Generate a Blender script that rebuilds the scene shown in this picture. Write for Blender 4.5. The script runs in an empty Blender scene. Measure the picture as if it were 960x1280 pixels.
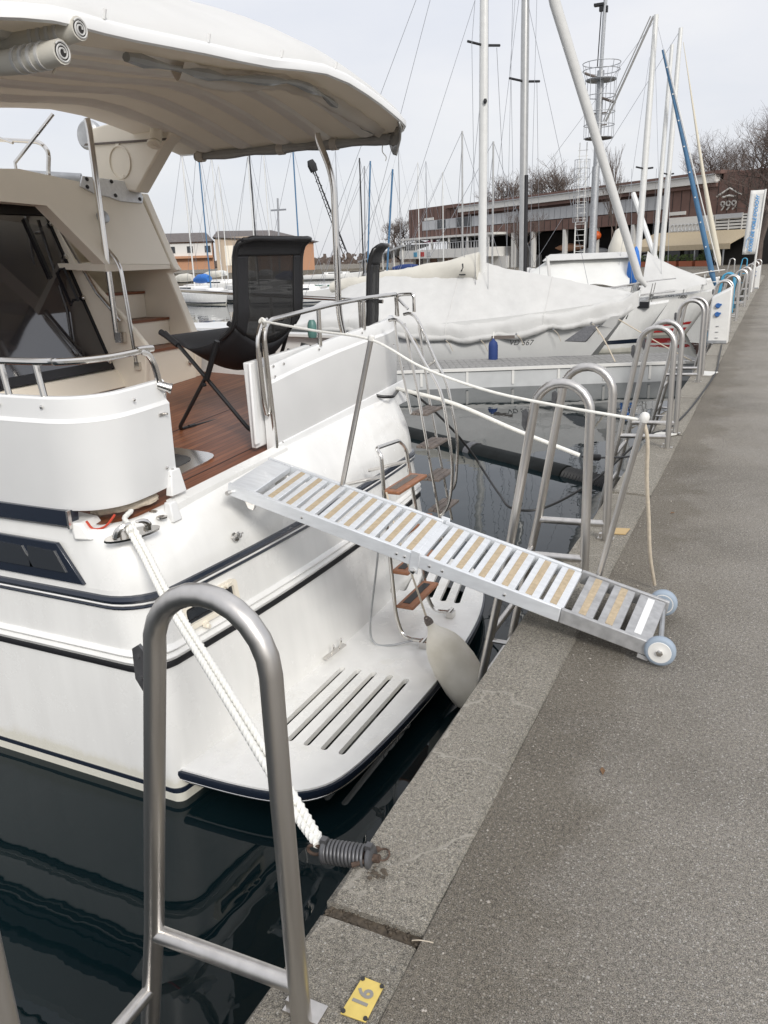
import bpy, bmesh, math, random
from math import sin, cos, pi, radians, sqrt, atan2, hypot
from mathutils import Vector, Matrix
random.seed(7)
SC = bpy.context.scene
COL = SC.collection

# ------------------------------------------------------------------ camera
PITCH, YAW, ROLL = radians(17.49), radians(25.73), radians(-1.90)
fw = Vector((-sin(YAW)*cos(PITCH), cos(YAW)*cos(PITCH), -sin(PITCH)))
r0 = Vector((cos(YAW), sin(YAW), 0)); u0 = r0.cross(fw)
rt = r0*cos(ROLL)+u0*sin(ROLL); up = -r0*sin(ROLL)+u0*cos(ROLL)
cd = bpy.data.cameras.new('camera'); cam = bpy.data.objects.new('camera', cd); COL.objects.link(cam)
cam.matrix_world = Matrix(((rt.x, up.x, -fw.x, 0), (rt.y, up.y, -fw.y, 0), (rt.z, up.z, -fw.z, 1.6), (0, 0, 0, 1)))
cd.sensor_fit = 'VERTICAL'; cd.sensor_height = 36; cd.lens = 36*1000/1280
cd.clip_start = .05; cd.clip_end = 5000
SC.camera = cam

# ------------------------------------------------------------------ sky, sun, exposure
SC.view_settings.view_transform = 'Standard'; SC.view_settings.look = 'None'
SC.view_settings.exposure = 0.68; SC.view_settings.gamma = 1
SUN_EL, SUN_AZ = radians(32), radians(46)      # azimuth measured from +X towards -Y
W = bpy.data.worlds.new('World'); SC.world = W; W.use_nodes = True
nt = W.node_tree; nt.nodes.clear()
def wn(t, **k):
    n = nt.nodes.new(t)
    for a, b in k.items(): setattr(n, a, b)
    return n
sky = wn('ShaderNodeTexSky', sky_type='NISHITA', sun_disc=False)
sky.sun_elevation = SUN_EL; sky.sun_rotation = pi/2+SUN_AZ
tc = wn('ShaderNodeTexCoord'); mp = wn('ShaderNodeMapping'); mp.inputs['Scale'].default_value = (1.2, 1.2, 3.6)
nz = wn('ShaderNodeTexNoise'); nz.inputs['Scale'].default_value = 1.7; nz.inputs['Detail'].default_value = 6; nz.inputs['Roughness'].default_value = .55
cr = wn('ShaderNodeValToRGB')
cr.color_ramp.elements[0].position = .3; cr.color_ramp.elements[0].color = (4.6, 4.76, 5.2, 1)
cr.color_ramp.elements[1].position = .72; cr.color_ramp.elements[1].color = (5.7, 5.65, 5.72, 1)
mx = wn('ShaderNodeMix', data_type='RGBA'); mx.inputs['Factor'].default_value = .93
bg = wn('ShaderNodeBackground'); bg.inputs['Strength'].default_value = .1
ow = wn('ShaderNodeOutputWorld')
L = nt.links.new
L(tc.outputs['Generated'], mp.inputs[0]); L(mp.outputs[0], nz.inputs['Vector']); L(nz.outputs[0], cr.inputs[0])
# standard overcast luminance: brighter towards the zenith
sxyz = wn('ShaderNodeSeparateXYZ'); ov_ = wn('ShaderNodeMath', operation='MULTIPLY_ADD', use_clamp=False); cl0 = wn('ShaderNodeMath', operation='MAXIMUM')
cl0.inputs[1].default_value = 0; ov_.inputs[1].default_value = .40; ov_.inputs[2].default_value = .94
L(tc.outputs['Generated'], sxyz.inputs[0]); L(sxyz.outputs['Z'], cl0.inputs[0]); L(cl0.outputs[0], ov_.inputs[0])
vm = wn('ShaderNodeVectorMath', operation='SCALE'); L(cr.outputs[0], vm.inputs[0]); L(ov_.outputs[0], vm.inputs['Scale'])
L(sky.outputs[0], mx.inputs['A']); L(vm.outputs[0], mx.inputs['B'])
L(mx.outputs['Result'], bg.inputs[0]); L(bg.outputs[0], ow.inputs[0])
sl = bpy.data.lights.new('sun', 'SUN'); sl.energy = 1.5; sl.angle = radians(14); sl.color = (1, .965, .91)
so = bpy.data.objects.new('sun', sl); COL.objects.link(so)
sdir = Vector((cos(SUN_EL)*cos(SUN_AZ), -cos(SUN_EL)*sin(SUN_AZ), sin(SUN_EL)))
so.rotation_euler = (-sdir).to_track_quat('-Z', 'Y').to_euler(); so.location = (20, -20, 30)

# ------------------------------------------------------------------ materials
MATS = {}
def mat(name, col, rough=.5, metal=0, var=0, scale=8, bump=0, bscale=None, spec=.5, coat=0, streak=None, col2=None, ior=None, detail=5):
    m = bpy.data.materials.new(name); m.use_nodes = True; MATS[name] = m
    t = m.node_tree; b = t.nodes['Principled BSDF']
    b.inputs['Base Color'].default_value = (*col, 1); b.inputs['Roughness'].default_value = rough
    b.inputs['Metallic'].default_value = metal; b.inputs['Specular IOR Level'].default_value = spec
    b.inputs['Coat Weight'].default_value = coat
    if ior: b.inputs['IOR'].default_value = ior
    if var or bump or col2:
        c = t.nodes.new('ShaderNodeTexCoord'); mpn = t.nodes.new('ShaderNodeMapping')
        if streak: mpn.inputs['Scale'].default_value = streak
        n = t.nodes.new('ShaderNodeTexNoise'); n.inputs['Scale'].default_value = scale; n.inputs['Detail'].default_value = detail
        t.links.new(c.outputs['Object'], mpn.inputs[0]); t.links.new(mpn.outputs[0], n.inputs['Vector'])
        if var or col2:
            r = t.nodes.new('ShaderNodeValToRGB')
            r.color_ramp.elements[0].position = .3; r.color_ramp.elements[1].position = .7
            a = [max(0, x*(1-var)) for x in col]; d = col2 or [min(1, x*(1+var)) for x in col]
            r.color_ramp.elements[0].color = (*a, 1); r.color_ramp.elements[1].color = (*d, 1)
            t.links.new(n.outputs[0], r.inputs[0]); t.links.new(r.outputs[0], b.inputs['Base Color'])
        if bump:
            n2 = n
            if bscale:
                n2 = t.nodes.new('ShaderNodeTexNoise'); n2.inputs['Scale'].default_value = bscale; n2.inputs['Detail'].default_value = 4
                t.links.new(mpn.outputs[0], n2.inputs['Vector'])
            bn = t.nodes.new('ShaderNodeBump'); bn.inputs['Strength'].default_value = bump; bn.inputs['Distance'].default_value = .02
            t.links.new(n2.outputs[0], bn.inputs['Height']); t.links.new(bn.outputs[0], b.inputs['Normal'])
    return m
gel = mat('white_gelcoat', (.82, .815, .79), .22, var=.035, scale=4, coat=.2, streak=(2.5, 2.5, .4))
gelw = mat('white_panel', (.78, .78, .77), .35, var=.025, scale=3)
cream = mat('cream_gelcoat', (.85, .785, .665), .4, var=.03, scale=2)
navy = mat('navy_paint', (.012, .018, .032), .25, coat=.3)
black = mat('black_rubber', (.012, .012, .014), .45)
antif = mat('dark_antifouling', (.012, .014, .017), .6, var=.3)
steel = mat('polished_steel', (.68, .66, .63), .17, 1)
brushed = mat('brushed_steel', (.60, .58, .555), .36, 1, var=.1, scale=30, streak=(1, 1, .06), bump=.04)
galv = mat('galvanised_steel', (.45, .46, .47), .5, .8, var=.15, scale=12)
alu = mat('pale_aluminium', (.74, .76, .78), .42, .35, var=.07, scale=9, streak=(1, 4, 4), detail=8)
alug = mat('worn_aluminium', (.46, .46, .46), .5, .55, var=.16, scale=25)
tan = mat('tan_grip', (.46, .37, .25), .85, var=.15, scale=40, bump=.2)
oiled = mat('oiled_teak', (.29, .125, .062), .5, var=.22, scale=14, streak=(6, 1, 6))
greyteak = mat('weathered_teak', (.15, .125, .11), .7, var=.3, scale=20, streak=(6, 1, 6))
rope_w = mat('white_rope', (.80, .79, .74), .85, var=.06, scale=60)
rope_b = mat('beige_rope', (.55, .48, .38), .85, var=.12, scale=60)
redrope = mat('red_line', (.5, .06, .03), .8)
fendm = mat('old_fender', (.72, .67, .56), .45, var=.14, scale=6, col2=(.82, .78, .69), detail=8)
mesh_black = mat('black_fabric', (.012, .012, .014), .6, bump=.2, scale=400)
blackm = mat('black_metal', (.012, .012, .013), .35)
soil = mat('joint_soil', (.085, .068, .05), .95, var=.4, scale=60, bump=.4)
rust = mat('rusty_iron', (.09, .06, .045), .8, .3, var=.4, scale=50, bump=.3)
springm = mat('grey_spring', (.13, .13, .135), .45, .6, var=.2, scale=30)
brass = mat('brass_plate', (.72, .55, .16), .42, .35, var=.08, scale=30)
ink = mat('dark_ink', (.03, .03, .03), .6)
greyink = mat('grey_ink', (.25, .24, .22), .7)
blueink = mat('blue_ink', (.10, .30, .58), .6)
canvas_t = mat('white_canvas', (.56, .556, .54), .75, var=.04, scale=4, bump=.3, bscale=9)
canvas_g = mat('grey_canvas', (.70, .70, .67), .8, var=.04, scale=3, bump=.25, bscale=3.5)
canvas_b = mat('beige_canvas', (.60, .575, .51), .8, var=.07, scale=2.5, bump=.25, bscale=4)
bluecov = mat('blue_cover', (.03, .16, .52), .7, var=.15, scale=8)
navycov = mat('navy_cover', (.015, .04, .16), .7)
bluesail = mat('blue_sail_cover', (.07, .17, .30), .7, var=.1, scale=4)
mastw = mat('white_mast', (.72, .72, .70), .4, .15, var=.04)
masta = mat('alloy_mast', (.50, .50, .49), .35, .7, var=.06)
wire = mat('rigging_wire', (.36, .37, .39), .4, .7)
redp = mat('red_stripe', (.42, .03, .03), .4)
hullg = mat('pale_grey_hull', (.66, .66, .645), .3, var=.03, scale=2)
greenh = mat('green_hull', (.05, .20, .12), .4)
brown = mat('brown_cladding', (.15, .088, .072), .8, var=.12, scale=1.5, bump=.1)
whitew = mat('white_wall', (.66, .65, .62), .8, var=.04)
greyw = mat('grey_panel', (.46, .47, .48), .6, var=.05)
glassd = mat('dark_glass', (.03, .034, .04), .08)
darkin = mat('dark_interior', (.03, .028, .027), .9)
orangew = mat('orange_render', (.46, .25, .15), .85, var=.06)
roofg = mat('slate_roof', (.13, .115, .11), .85, var=.12, scale=2)
orangeb = mat('orange_buoy', (.55, .10, .02), .5)
awnm = mat('beige_awning', (.46, .38, .26), .8, var=.08)
foliage = mat('hedge_leaves', (.05, .075, .02), .8, var=.4, scale=6)
palmm = mat('palm_leaves', (.16, .13, .03), .7, var=.3, scale=4)
terra = mat('terracotta', (.33, .10, .05), .8)
bark = mat('winter_bark', (.13, .10, .085), .9, var=.2, scale=3)
bluep = mat('blue_paint', (.06, .30, .48), .4)
bluesock = mat('blue_socket', (.03, .12, .35), .4)
whitep = mat('white_plastic', (.72, .71, .68), .4, var=.03)
stainp = mat('white_plate', (.66, .65, .61), .6, var=.06)
olive = mat('beige_card', (.5, .36, .18), .8)
vinyl = mat('clear_vinyl', (.30, .30, .29), .14, var=.25, scale=3, bump=.5, bscale=6)
rubber = mat('grey_tyre', (.30, .36, .43), .6)
redpar = mat('pink_parasol', (.55, .2, .3), .8)
hose = mat('black_cable', (.01, .01, .01), .5)
grey_d = mat('dock_decking', (.25, .245, .235), .9, var=.2, scale=14, bump=.2)
dockside = mat('dock_side', (.52, .53, .53), .6, var=.08, scale=3)
skinring = mat('teal_jar', (.10, .22, .2), .4)

def tree_nodes(m): return m.node_tree, m.node_tree.nodes['Principled BSDF']
def nn(t, ty, **k):
    n = t.nodes.new(ty)
    for a, b in k.items():
        if a in n.inputs: n.inputs[a].default_value = b
        else: setattr(n, a, b)
    return n
def ramp(t, src, stops):
    r = t.nodes.new('ShaderNodeValToRGB'); e = r.color_ramp.elements
    while len(e) < len(stops): e.new(.5)
    for i, (p, c) in enumerate(stops): e[i].position = p; e[i].color = (*c, 1)
    t.links.new(src, r.inputs[0]); return r
def mixc(t, fac, a, b, mode='MIX'):
    m = t.nodes.new('ShaderNodeMix'); m.data_type = 'RGBA'; m.blend_type = mode; m.clamp_factor = True
    for s, k in ((fac, 'Factor'), (a, 'A'), (b, 'B')):
        if hasattr(s, 'links'): t.links.new(s, m.inputs[k])
        elif isinstance(s, tuple): m.inputs[k].default_value = (*s, 1)
        else: m.inputs[k].default_value = s
    return m.outputs['Result']

def aggregate(name, base, dark, light, agg_scale, spot, bumps, crack=False):
    m = mat(name, base, .92, spec=.25); t, b = tree_nodes(m)
    c = nn(t, 'ShaderNodeTexCoord').outputs['Object']
    big = nn(t, 'ShaderNodeTexNoise', Scale=.9, Detail=6, Roughness=.6); t.links.new(c, big.inputs['Vector'])
    mid = nn(t, 'ShaderNodeTexNoise', Scale=85., Detail=5, Roughness=.75); t.links.new(c, mid.inputs['Vector'])
    fine = nn(t, 'ShaderNodeTexNoise', Scale=330., Detail=3, Roughness=.7); t.links.new(c, fine.inputs['Vector'])
    base_c = ramp(t, big.outputs[0], [(.28, dark), (.52, base), (.8, tuple(x*1.15 for x in base))]).outputs[0]
    g1 = ramp(t, mid.outputs[0], [(.32, (.5, .5, .5)), (.5, (1, 1, 1)), (.7, (1.42, 1.40, 1.34))]).outputs[0]
    g2 = ramp(t, fine.outputs[0], [(.36, (.30, .30, .30)), (.51, (1.0, 1.0, 1.0)), (.66, (1.75, 1.72, 1.65))]).outputs[0]
    c1 = mixc(t, 1., base_c, g1, 'MULTIPLY'); c1 = mixc(t, 1., c1, g2, 'MULTIPLY')
    # pale stones: some cells of two voronoi layers, only near their centre
    out = c1
    for sc_, sp_, amt in ((agg_scale, spot, 1.), (agg_scale*.55, spot+.16, .9), (agg_scale*1.8, spot-.12, .75)):
        vor = nn(t, 'ShaderNodeTexVoronoi', Scale=sc_); t.links.new(c, vor.inputs['Vector'])
        sel = ramp(t, vor.outputs['Color'], [(.0, (0, 0, 0)), (sp_, (0, 0, 0)), (min(.98, sp_+.12), (amt, amt, amt)), (1, (amt, amt, amt))]).outputs[0]
        near = ramp(t, vor.outputs['Distance'], [(.0, (1, 1, 1)), (.22, (1, 1, 1)), (.40, (0, 0, 0)), (1, (0, 0, 0))]).outputs[0]
        out = mixc(t, mixc(t, 1., sel, near, 'MULTIPLY'), out, light)
    if crack:
        wn_ = nn(t, 'ShaderNodeTexNoise', Scale=5., Detail=6); t.links.new(c, wn_.inputs['Vector'])
        add = nn(t, 'ShaderNodeVectorMath', operation='MULTIPLY_ADD'); t.links.new(wn_.outputs['Color'], add.inputs[0])
        add.inputs[1].default_value = (.35, .35, .1); t.links.new(c, add.inputs[2])
        v2 = nn(t, 'ShaderNodeTexVoronoi', Scale=1.9, feature='DISTANCE_TO_EDGE'); t.links.new(add.outputs[0], v2.inputs['Vector'])
        line = ramp(t, v2.outputs['Distance'], [(.0, (1, 1, 1)), (.006, (.8, .8, .8)), (.014, (0, 0, 0)), (1, (0, 0, 0))]).outputs[0]
        gate = ramp(t, big.outputs[0], [(.44, (0, 0, 0)), (.55, (1, 1, 1))]).outputs[0]
        lm = mixc(t, 1., line, gate, 'MULTIPLY')
        out = mixc(t, lm, out, tuple(min(1, x*1.45) for x in base))
        lich = nn(t, 'ShaderNodeTexNoise', Scale=7., Detail=8, Roughness=.7); t.links.new(c, lich.inputs['Vector'])
        lm2 = ramp(t, lich.outputs[0], [(.58, (0, 0, 0)), (.68, (.5, .5, .5))]).outputs[0]
        out = mixc(t, lm2, out, (.33, .31, .27))
    t.links.new(out, b.inputs['Base Color'])
    h = nn(t, 'ShaderNodeMath', operation='MULTIPLY_ADD'); t.links.new(mid.outputs[0], h.inputs[0]); h.inputs[1].default_value = 1.2; t.links.new(fine.outputs[0], h.inputs[2])
    bn = nn(t, 'ShaderNodeBump', Strength=bumps, Distance=.006); t.links.new(h.outputs[0], bn.inputs['Height']); t.links.new(bn.outputs[0], b.inputs['Normal'])
    return m
pavement_m = asphalt = aggregate('asphalt', (.258, .240, .214), (.185, .171, .151), (.50, .48, .45), 125., .66, .8)
kerbm = aggregate('kerb_concrete', (.275, .256, .222), (.18, .165, .14), (.52, .50, .46), 120., .78, .85, crack=True)

t, b = tree_nodes(asphalt)
c = nn(t, 'ShaderNodeTexCoord').outputs['Object']; sx = nn(t, 'ShaderNodeSeparateXYZ'); t.links.new(c, sx.inputs[0])
wob = nn(t, 'ShaderNodeTexNoise', Scale=2.2, Detail=5, Roughness=.65); t.links.new(c, wob.inputs['Vector'])
ma = nn(t, 'ShaderNodeMath', operation='MULTIPLY_ADD'); t.links.new(wob.outputs[0], ma.inputs[0]); ma.inputs[1].default_value = .9; t.links.new(sx.outputs['X'], ma.inputs[2])
dirt = ramp(t, ma.outputs[0], [(.0, (.70, .68, .64)), (.12, (.86, .85, .83)), (.5, (1, 1, 1)), (1, (1, 1, 1))]).outputs[0]
old = b.inputs['Base Color'].links[0].from_socket
t.links.new(mixc(t, 1., old, dirt, 'MULTIPLY'), b.inputs['Base Color'])

# rain streaks and a faint scum line just above the waterline of the hulls
t, b = tree_nodes(gel); old = b.inputs['Base Color'].links[0].from_socket
c = nn(t, 'ShaderNodeTexCoord').outputs['Object']; sx = nn(t, 'ShaderNodeSeparateXYZ'); t.links.new(c, sx.inputs[0])
wob = nn(t, 'ShaderNodeTexNoise', Scale=3., Detail=6, Roughness=.7); t.links.new(c, wob.inputs['Vector'])
ma = nn(t, 'ShaderNodeMath', operation='MULTIPLY_ADD'); t.links.new(wob.outputs[0], ma.inputs[0]); ma.inputs[1].default_value = -.22; t.links.new(sx.outputs['Z'], ma.inputs[2])
scum = ramp(t, ma.outputs[0], [(.0, (.88, .86, .78)), (.02, (.95, .94, .91)), (.05, (1, 1, 1)), (1, (1, 1, 1))]).outputs[0]
t.links.new(mixc(t, 1., old, scum, 'MULTIPLY'), b.inputs['Base Color'])
rr_ = ramp(t, wob.outputs[0], [(.35, (.14, .14, .14)), (.65, (.34, .34, .34))]).outputs[0]; t.links.new(rr_, b.inputs['Roughness'])
# teak sole with plank seams
teak = mat('teak_deck', (.24, .09, .042), .42, spec=.4); t, b = tree_nodes(teak)
c = nn(t, 'ShaderNodeTexCoord').outputs['Object']
sx = nn(t, 'ShaderNodeSeparateXYZ'); t.links.new(c, sx.inputs[0])
m1 = nn(t, 'ShaderNodeMath', operation='MULTIPLY'); t.links.new(sx.outputs['X'], m1.inputs[0]); m1.inputs[1].default_value = 1/.048
fr = nn(t, 'ShaderNodeMath', operation='FRACT'); t.links.new(m1.outputs[0], fr.inputs[0])
fl = nn(t, 'ShaderNodeMath', operation='FLOOR'); t.links.new(m1.outputs[0], fl.inputs[0])
wn2 = nn(t, 'ShaderNodeTexWhiteNoise', noise_dimensions='1D'); t.links.new(fl.outputs[0], wn2.inputs['W'])
mp2 = nn(t, 'ShaderNodeMapping'); mp2.inputs['Scale'].default_value = (60, 3, 60); t.links.new(c, mp2.inputs[0])
gr = nn(t, 'ShaderNodeTexNoise', Scale=1., Detail=6); t.links.new(mp2.outputs[0], gr.inputs['Vector'])
pc = ramp(t, wn2.outputs['Value'], [(0, (.17, .058, .026)), (1, (.27, .105, .05))]).outputs[0]
gg = ramp(t, gr.outputs[0], [(.3, (.75, .75, .75)), (.7, (1.2, 1.2, 1.2))]).outputs[0]
pc = mixc(t, 1., pc, gg, 'MULTIPLY')
seam = ramp(t, fr.outputs[0], [(0, (1, 1, 1)), (.07, (1, 1, 1)), (.1, (0, 0, 0)), (1, (0, 0, 0))]).outputs[0]
t.links.new(mixc(t, seam, pc, (.05, .03, .02)), b.inputs['Base Color'])

# water
water = mat('harbour_water', (.003, .009, .011), .015, spec=.5, ior=1.33); t, b = tree_nodes(water)
c = nn(t, 'ShaderNodeTexCoord').outputs['Object']
mp3 = nn(t, 'ShaderNodeMapping'); mp3.inputs['Scale'].default_value = (1., .55, 1.); mp3.inputs['Rotation'].default_value = (0, 0, .5); t.links.new(c, mp3.inputs[0])
w1 = nn(t, 'ShaderNodeTexNoise', Scale=1.25, Detail=1, Roughness=.4, Distortion=.3); t.links.new(mp3.outputs[0], w1.inputs['Vector'])
w2 = nn(t, 'ShaderNodeTexNoise', Scale=6., Detail=2, Roughness=.5); t.links.new(mp3.outputs[0], w2.inputs['Vector'])
hm = nn(t, 'ShaderNodeMath', operation='MULTIPLY_ADD'); t.links.new(w2.outputs[0], hm.inputs[0]); hm.inputs[1].default_value = .12; t.links.new(w1.outputs[0], hm.inputs[2])
bn = nn(t, 'ShaderNodeBump', Strength=.20, Distance=.05); t.links.new(hm.outputs[0], bn.inputs['Height']); t.links.new(bn.outputs[0], b.inputs['Normal'])

# see-through black mesh of the chair backs, smoked door glass, translucent canopy cloth
def see(name, col, alpha, rough=.6):
    m = mat(name, col, rough); t, b = tree_nodes(m)
    b.inputs['Alpha'].default_value = alpha; return m
meshpanel = see('black_mesh', (.010, .010, .010), .80)
beamc = mat('beam_cloth', (.80, .77, .71), .85, var=.05, scale=3)
clearv = see('smoky_vinyl', (.25, .25, .24), .55, .12)
smoked = mat('smoked_acrylic', (.02, .019, .023), .05, spec=.5, ior=2.1)
clothu = mat('canopy_lining', (.72, .685, .63), .85, var=.06, scale=2.2); t, b = tree_nodes(clothu)
tr = nn(t, 'ShaderNodeBsdfTranslucent'); tr.inputs[0].default_value = (.62, .53, .42, 1)
ms = nn(t, 'ShaderNodeMixShader'); ms.inputs[0].default_value = .42
t.links.new(b.outputs[0], ms.inputs[1]); t.links.new(tr.outputs[0], ms.inputs[2]); t.links.new(ms.outputs[0], t.nodes['Material Output'].inputs[0])

roofc = mat('roof_cloth', (.80, .80, .785), .6, var=.03, scale=3, bump=.12, bscale=7); t, b = tree_nodes(roofc)
tr = nn(t, 'ShaderNodeBsdfTranslucent'); tr.inputs[0].default_value = (.75, .72, .65, 1)
ms = nn(t, 'ShaderNodeMixShader'); ms.inputs[0].default_value = .24
t.links.new(b.outputs[0], ms.inputs[1]); t.links.new(tr.outputs[0], ms.inputs[2]); t.links.new(ms.outputs[0], t.nodes['Material Output'].inputs[0])
# ------------------------------------------------------------------ geometry helpers
def V(*a): return Vector(a if len(a) > 1 else a[0])
def spl(P, n=8, closed=False):
    P = [V(p) for p in P]; out = []; N = len(P)
    for i in range(N if closed else N-1):
        a = P[(i-1) % N] if closed or i else P[0]*2-P[1]
        b_, c_ = P[i], P[(i+1) % N]
        d = P[(i+2) % N] if closed or i+2 < N else P[-1]*2-P[-2]
        for k in range(n):
            s = k/n
            out.append(.5*((2*b_)+(c_-a)*s+(2*a-5*b_+4*c_-d)*s*s+(3*b_-a-3*c_+d)*s**3))
    if not closed: out.append(P[-1])
    return out
def fil(P, r=.06, n=5):
    P = [V(p) for p in P]; out = [P[0]]
    for i in range(1, len(P)-1):
        a, b_, c_ = P[i-1], P[i], P[i+1]
        u, v = (a-b_), (c_-b_); rr = min(r, u.length*.49, v.length*.49)
        p, q = b_+u.normalized()*rr, b_+v.normalized()*rr
        for k in range(n+1):
            s = k/n; out.append(p*(1-s)**2+b_*2*s*(1-s)+q*s*s)
    out.append(P[-1]); return out
def lerp(a, b_, s): return a+(b_-a)*s
def tab(T, x):
    if x <= T[0][0]: return T[0][1]
    for (a, va), (b_, vb) in zip(T, T[1:]):
        if x <= b_: return va+(vb-va)*(x-a)/(b_-a)
    return T[-1][1]
class MB:
    def __init__(s): s.v = []; s.f = []
    def add(s, vs, fs):
        o = len(s.v); s.v += [tuple(v) for v in vs]; s.f += [tuple(i+o for i in f) for f in fs]; return s
    def box(s, c, d, rot=None):
        M = rot or Matrix.Identity(3); c = V(c); x, y, z = d[0]/2, d[1]/2, d[2]/2
        vs = [c+M @ V(i*x, j*y, k*z) for i in (-1, 1) for j in (-1, 1) for k in (-1, 1)]
        return s.add(vs, [(0, 1, 3, 2), (4, 6, 7, 5), (0, 4, 5, 1), (2, 3, 7, 6), (0, 2, 6, 4), (1, 5, 7, 3)])
    def hexa(s, a, b_):   # two quads of four corners
        vs = list(a)+list(b_)
        return s.add(vs, [(3, 2, 1, 0), (4, 5, 6, 7), (0, 1, 5, 4), (1, 2, 6, 5), (2, 3, 7, 6), (3, 0, 4, 7)])
    def prism(s, P, off):
        n = len(P); off = V(off); P = [V(p) for p in P]
        vs = P+[p+off for p in P]
        return s.add(vs, [tuple(range(n))[::-1], tuple(range(n, 2*n))]+[(i, (i+1) % n, n+(i+1) % n, n+i) for i in range(n)])
    def tube(s, P, r, n=10, closed=False, caps=True, lobes=0, twist=0, rad=None):
        P = [V(p) for p in P]; N = len(P)
        if N < 2: return s
        T = []
        for i in range(N):
            a = P[(i-1) % N] if closed or i else P[i]; c_ = P[(i+1) % N] if closed or i < N-1 else P[i]
            d = (c_-a); T.append(d.normalized() if d.length > 1e-9 else V(0, 0, 1))
        u = T[0].orthogonal().normalized(); rings = []; dist = 0
        for i in range(N):
            if i:
                u = (u-T[i]*u.dot(T[i])); u = u.normalized() if u.length > 1e-6 else T[i].orthogonal().normalized()
                dist += (P[i]-P[i-1]).length
            w = T[i].cross(u); rr = rad[i] if rad else r
            ring = []
            for k in range(n):
                th = 2*pi*k/n; q = rr*(1+.17*cos(lobes*(th-twist*dist))) if lobes else rr
                ring.append(P[i]+u*(cos(th)*q)+w*(sin(th)*q))
            rings += ring
        fs = []
        for i in range(N if closed else N-1):
            for k in range(n):
                a, b_ = i*n, ((i+1) % N)*n
                fs.append((a+k, a+(k+1) % n, b_+(k+1) % n, b_+k))
        if caps and not closed: fs += [tuple(range(n))[::-1], tuple((N-1)*n+k for k in range(n))]
        return s.add(rings, fs)
    def lathe(s, prof, c=(0, 0, 0), axis=(0, 0, 1), n=20):
        ax = V(axis).normalized(); u = ax.orthogonal().normalized(); w = ax.cross(u); c = V(c); vs = []; fs = []
        for (r, h) in prof:
            for k in range(n): vs.append(c+ax*h+(u*cos(2*pi*k/n)+w*sin(2*pi*k/n))*max(r, 1e-4))
        m = len(prof)
        for i in range(m-1):
            for k in range(n): fs.append((i*n+k, i*n+(k+1) % n, (i+1)*n+(k+1) % n, (i+1)*n+k))
        fs += [tuple(range(n))[::-1], tuple((m-1)*n+k for k in range(n))]
        return s.add(vs, fs)
    def grid(s, fn, nu, nv, cu=False):
        vs = [fn(i/(nu if cu else nu-1), j/(nv-1)) for i in range(nu) for j in range(nv)]
        fs = [(i*nv+j, ((i+1) % nu)*nv+j, ((i+1) % nu)*nv+j+1, i*nv+j+1) for i in range(nu if cu else nu-1) for j in range(nv-1)]
        return s.add(vs, fs)
    def loft(s, rings, closed=False, cap=False):
        n = len(rings[0]); vs = [p for r in rings for p in r]
        fs = [(i*n+k, i*n+(k+1) % n, (i+1)*n+(k+1) % n, (i+1)*n+k) for i in range(len(rings)-1) for k in range(n if closed else n-1)]
        if cap: fs += [tuple(range(n))[::-1], tuple((len(rings)-1)*n+k for k in range(n))]
        return s.add(vs, fs)
def wloc(o):
    p = Vector((0, 0, 0))
    while o: p = p+o.location; o = o.parent
    return p
def build(name, mb, m, parent=None, smooth=35, bevel=0, solid=0, loc=None):
    me = bpy.data.meshes.new(name)
    off = wloc(parent) if parent else Vector((0, 0, 0))
    if loc is not None: off = off+(V(loc)-off)
    me.from_pydata([tuple(V(v)-off) for v in mb.v], [], mb.f); me.update()
    bm = bmesh.new(); bm.from_mesh(me); bmesh.ops.recalc_face_normals(bm, faces=bm.faces); bm.to_mesh(me); bm.free()
    me.materials.append(m)
    if smooth:
        me.polygons.foreach_set('use_smooth', [True]*len(me.polygons)); me.set_sharp_from_angle(angle=radians(smooth))
    o = bpy.data.objects.new(name, me); COL.objects.link(o)
    if parent: o.parent = parent
    if loc is not None: o.location = V(loc)-(wloc(parent) if parent else V(0, 0, 0))
    if bevel:
        md = o.modifiers.new('bevel', 'BEVEL'); md.width = bevel; md.segments = 2; md.limit_method = 'ANGLE'
    if solid:
        md = o.modifiers.new('solid', 'SOLIDIFY'); md.thickness = solid; md.offset = 0
    return o
def tag(o, label, cat, group=None):
    o['label'] = label; o['category'] = cat
    if group: o['group'] = group
    return o
def thing(name, loc, label, cat, group=None):
    o = bpy.data.objects.new(name, None); COL.objects.link(o); o.location = loc; o.empty_display_size = .1
    return tag(o, label, cat, group)
def struct(name, mb, m, **k):
    o = build(name, mb, m, **k); o['kind'] = 'structure'; return o
def stuff(o): o['kind'] = 'stuff'; return o
def copy_tree(o, parent=None):
    c_ = o.copy(); COL.objects.link(c_); c_.parent = parent
    for ch in [x for x in bpy.data.objects if x.parent == o]: copy_tree(ch, c_)
    return c_
def textmb(s, size, origin, xd, yd, depth=.003, shear=0, align='CENTER', space=1, bold=0):
    cu = bpy.data.curves.new('t', 'FONT'); cu.body = s; cu.size = size; cu.extrude = depth; cu.align_x = align; cu.align_y = 'CENTER'; cu.shear = shear; cu.space_character = space; cu.offset = bold; cu.resolution_u = 3
    ob = bpy.data.objects.new('t', cu); COL.objects.link(ob)
    dg = bpy.context.evaluated_depsgraph_get(); me = bpy.data.meshes.new_from_object(ob.evaluated_get(dg))
    xd, yd = V(xd).normalized(), V(yd).normalized(); zd = xd.cross(yd); O = V(origin)
    mb = MB(); mb.add([O+xd*v.co.x+yd*v.co.y+zd*v.co.z for v in me.vertices], [tuple(p.vertices) for p in me.polygons])
    bpy.data.objects.remove(ob); bpy.data.meshes.remove(me); bpy.data.curves.remove(cu); return mb
WZ = -1.0
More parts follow.
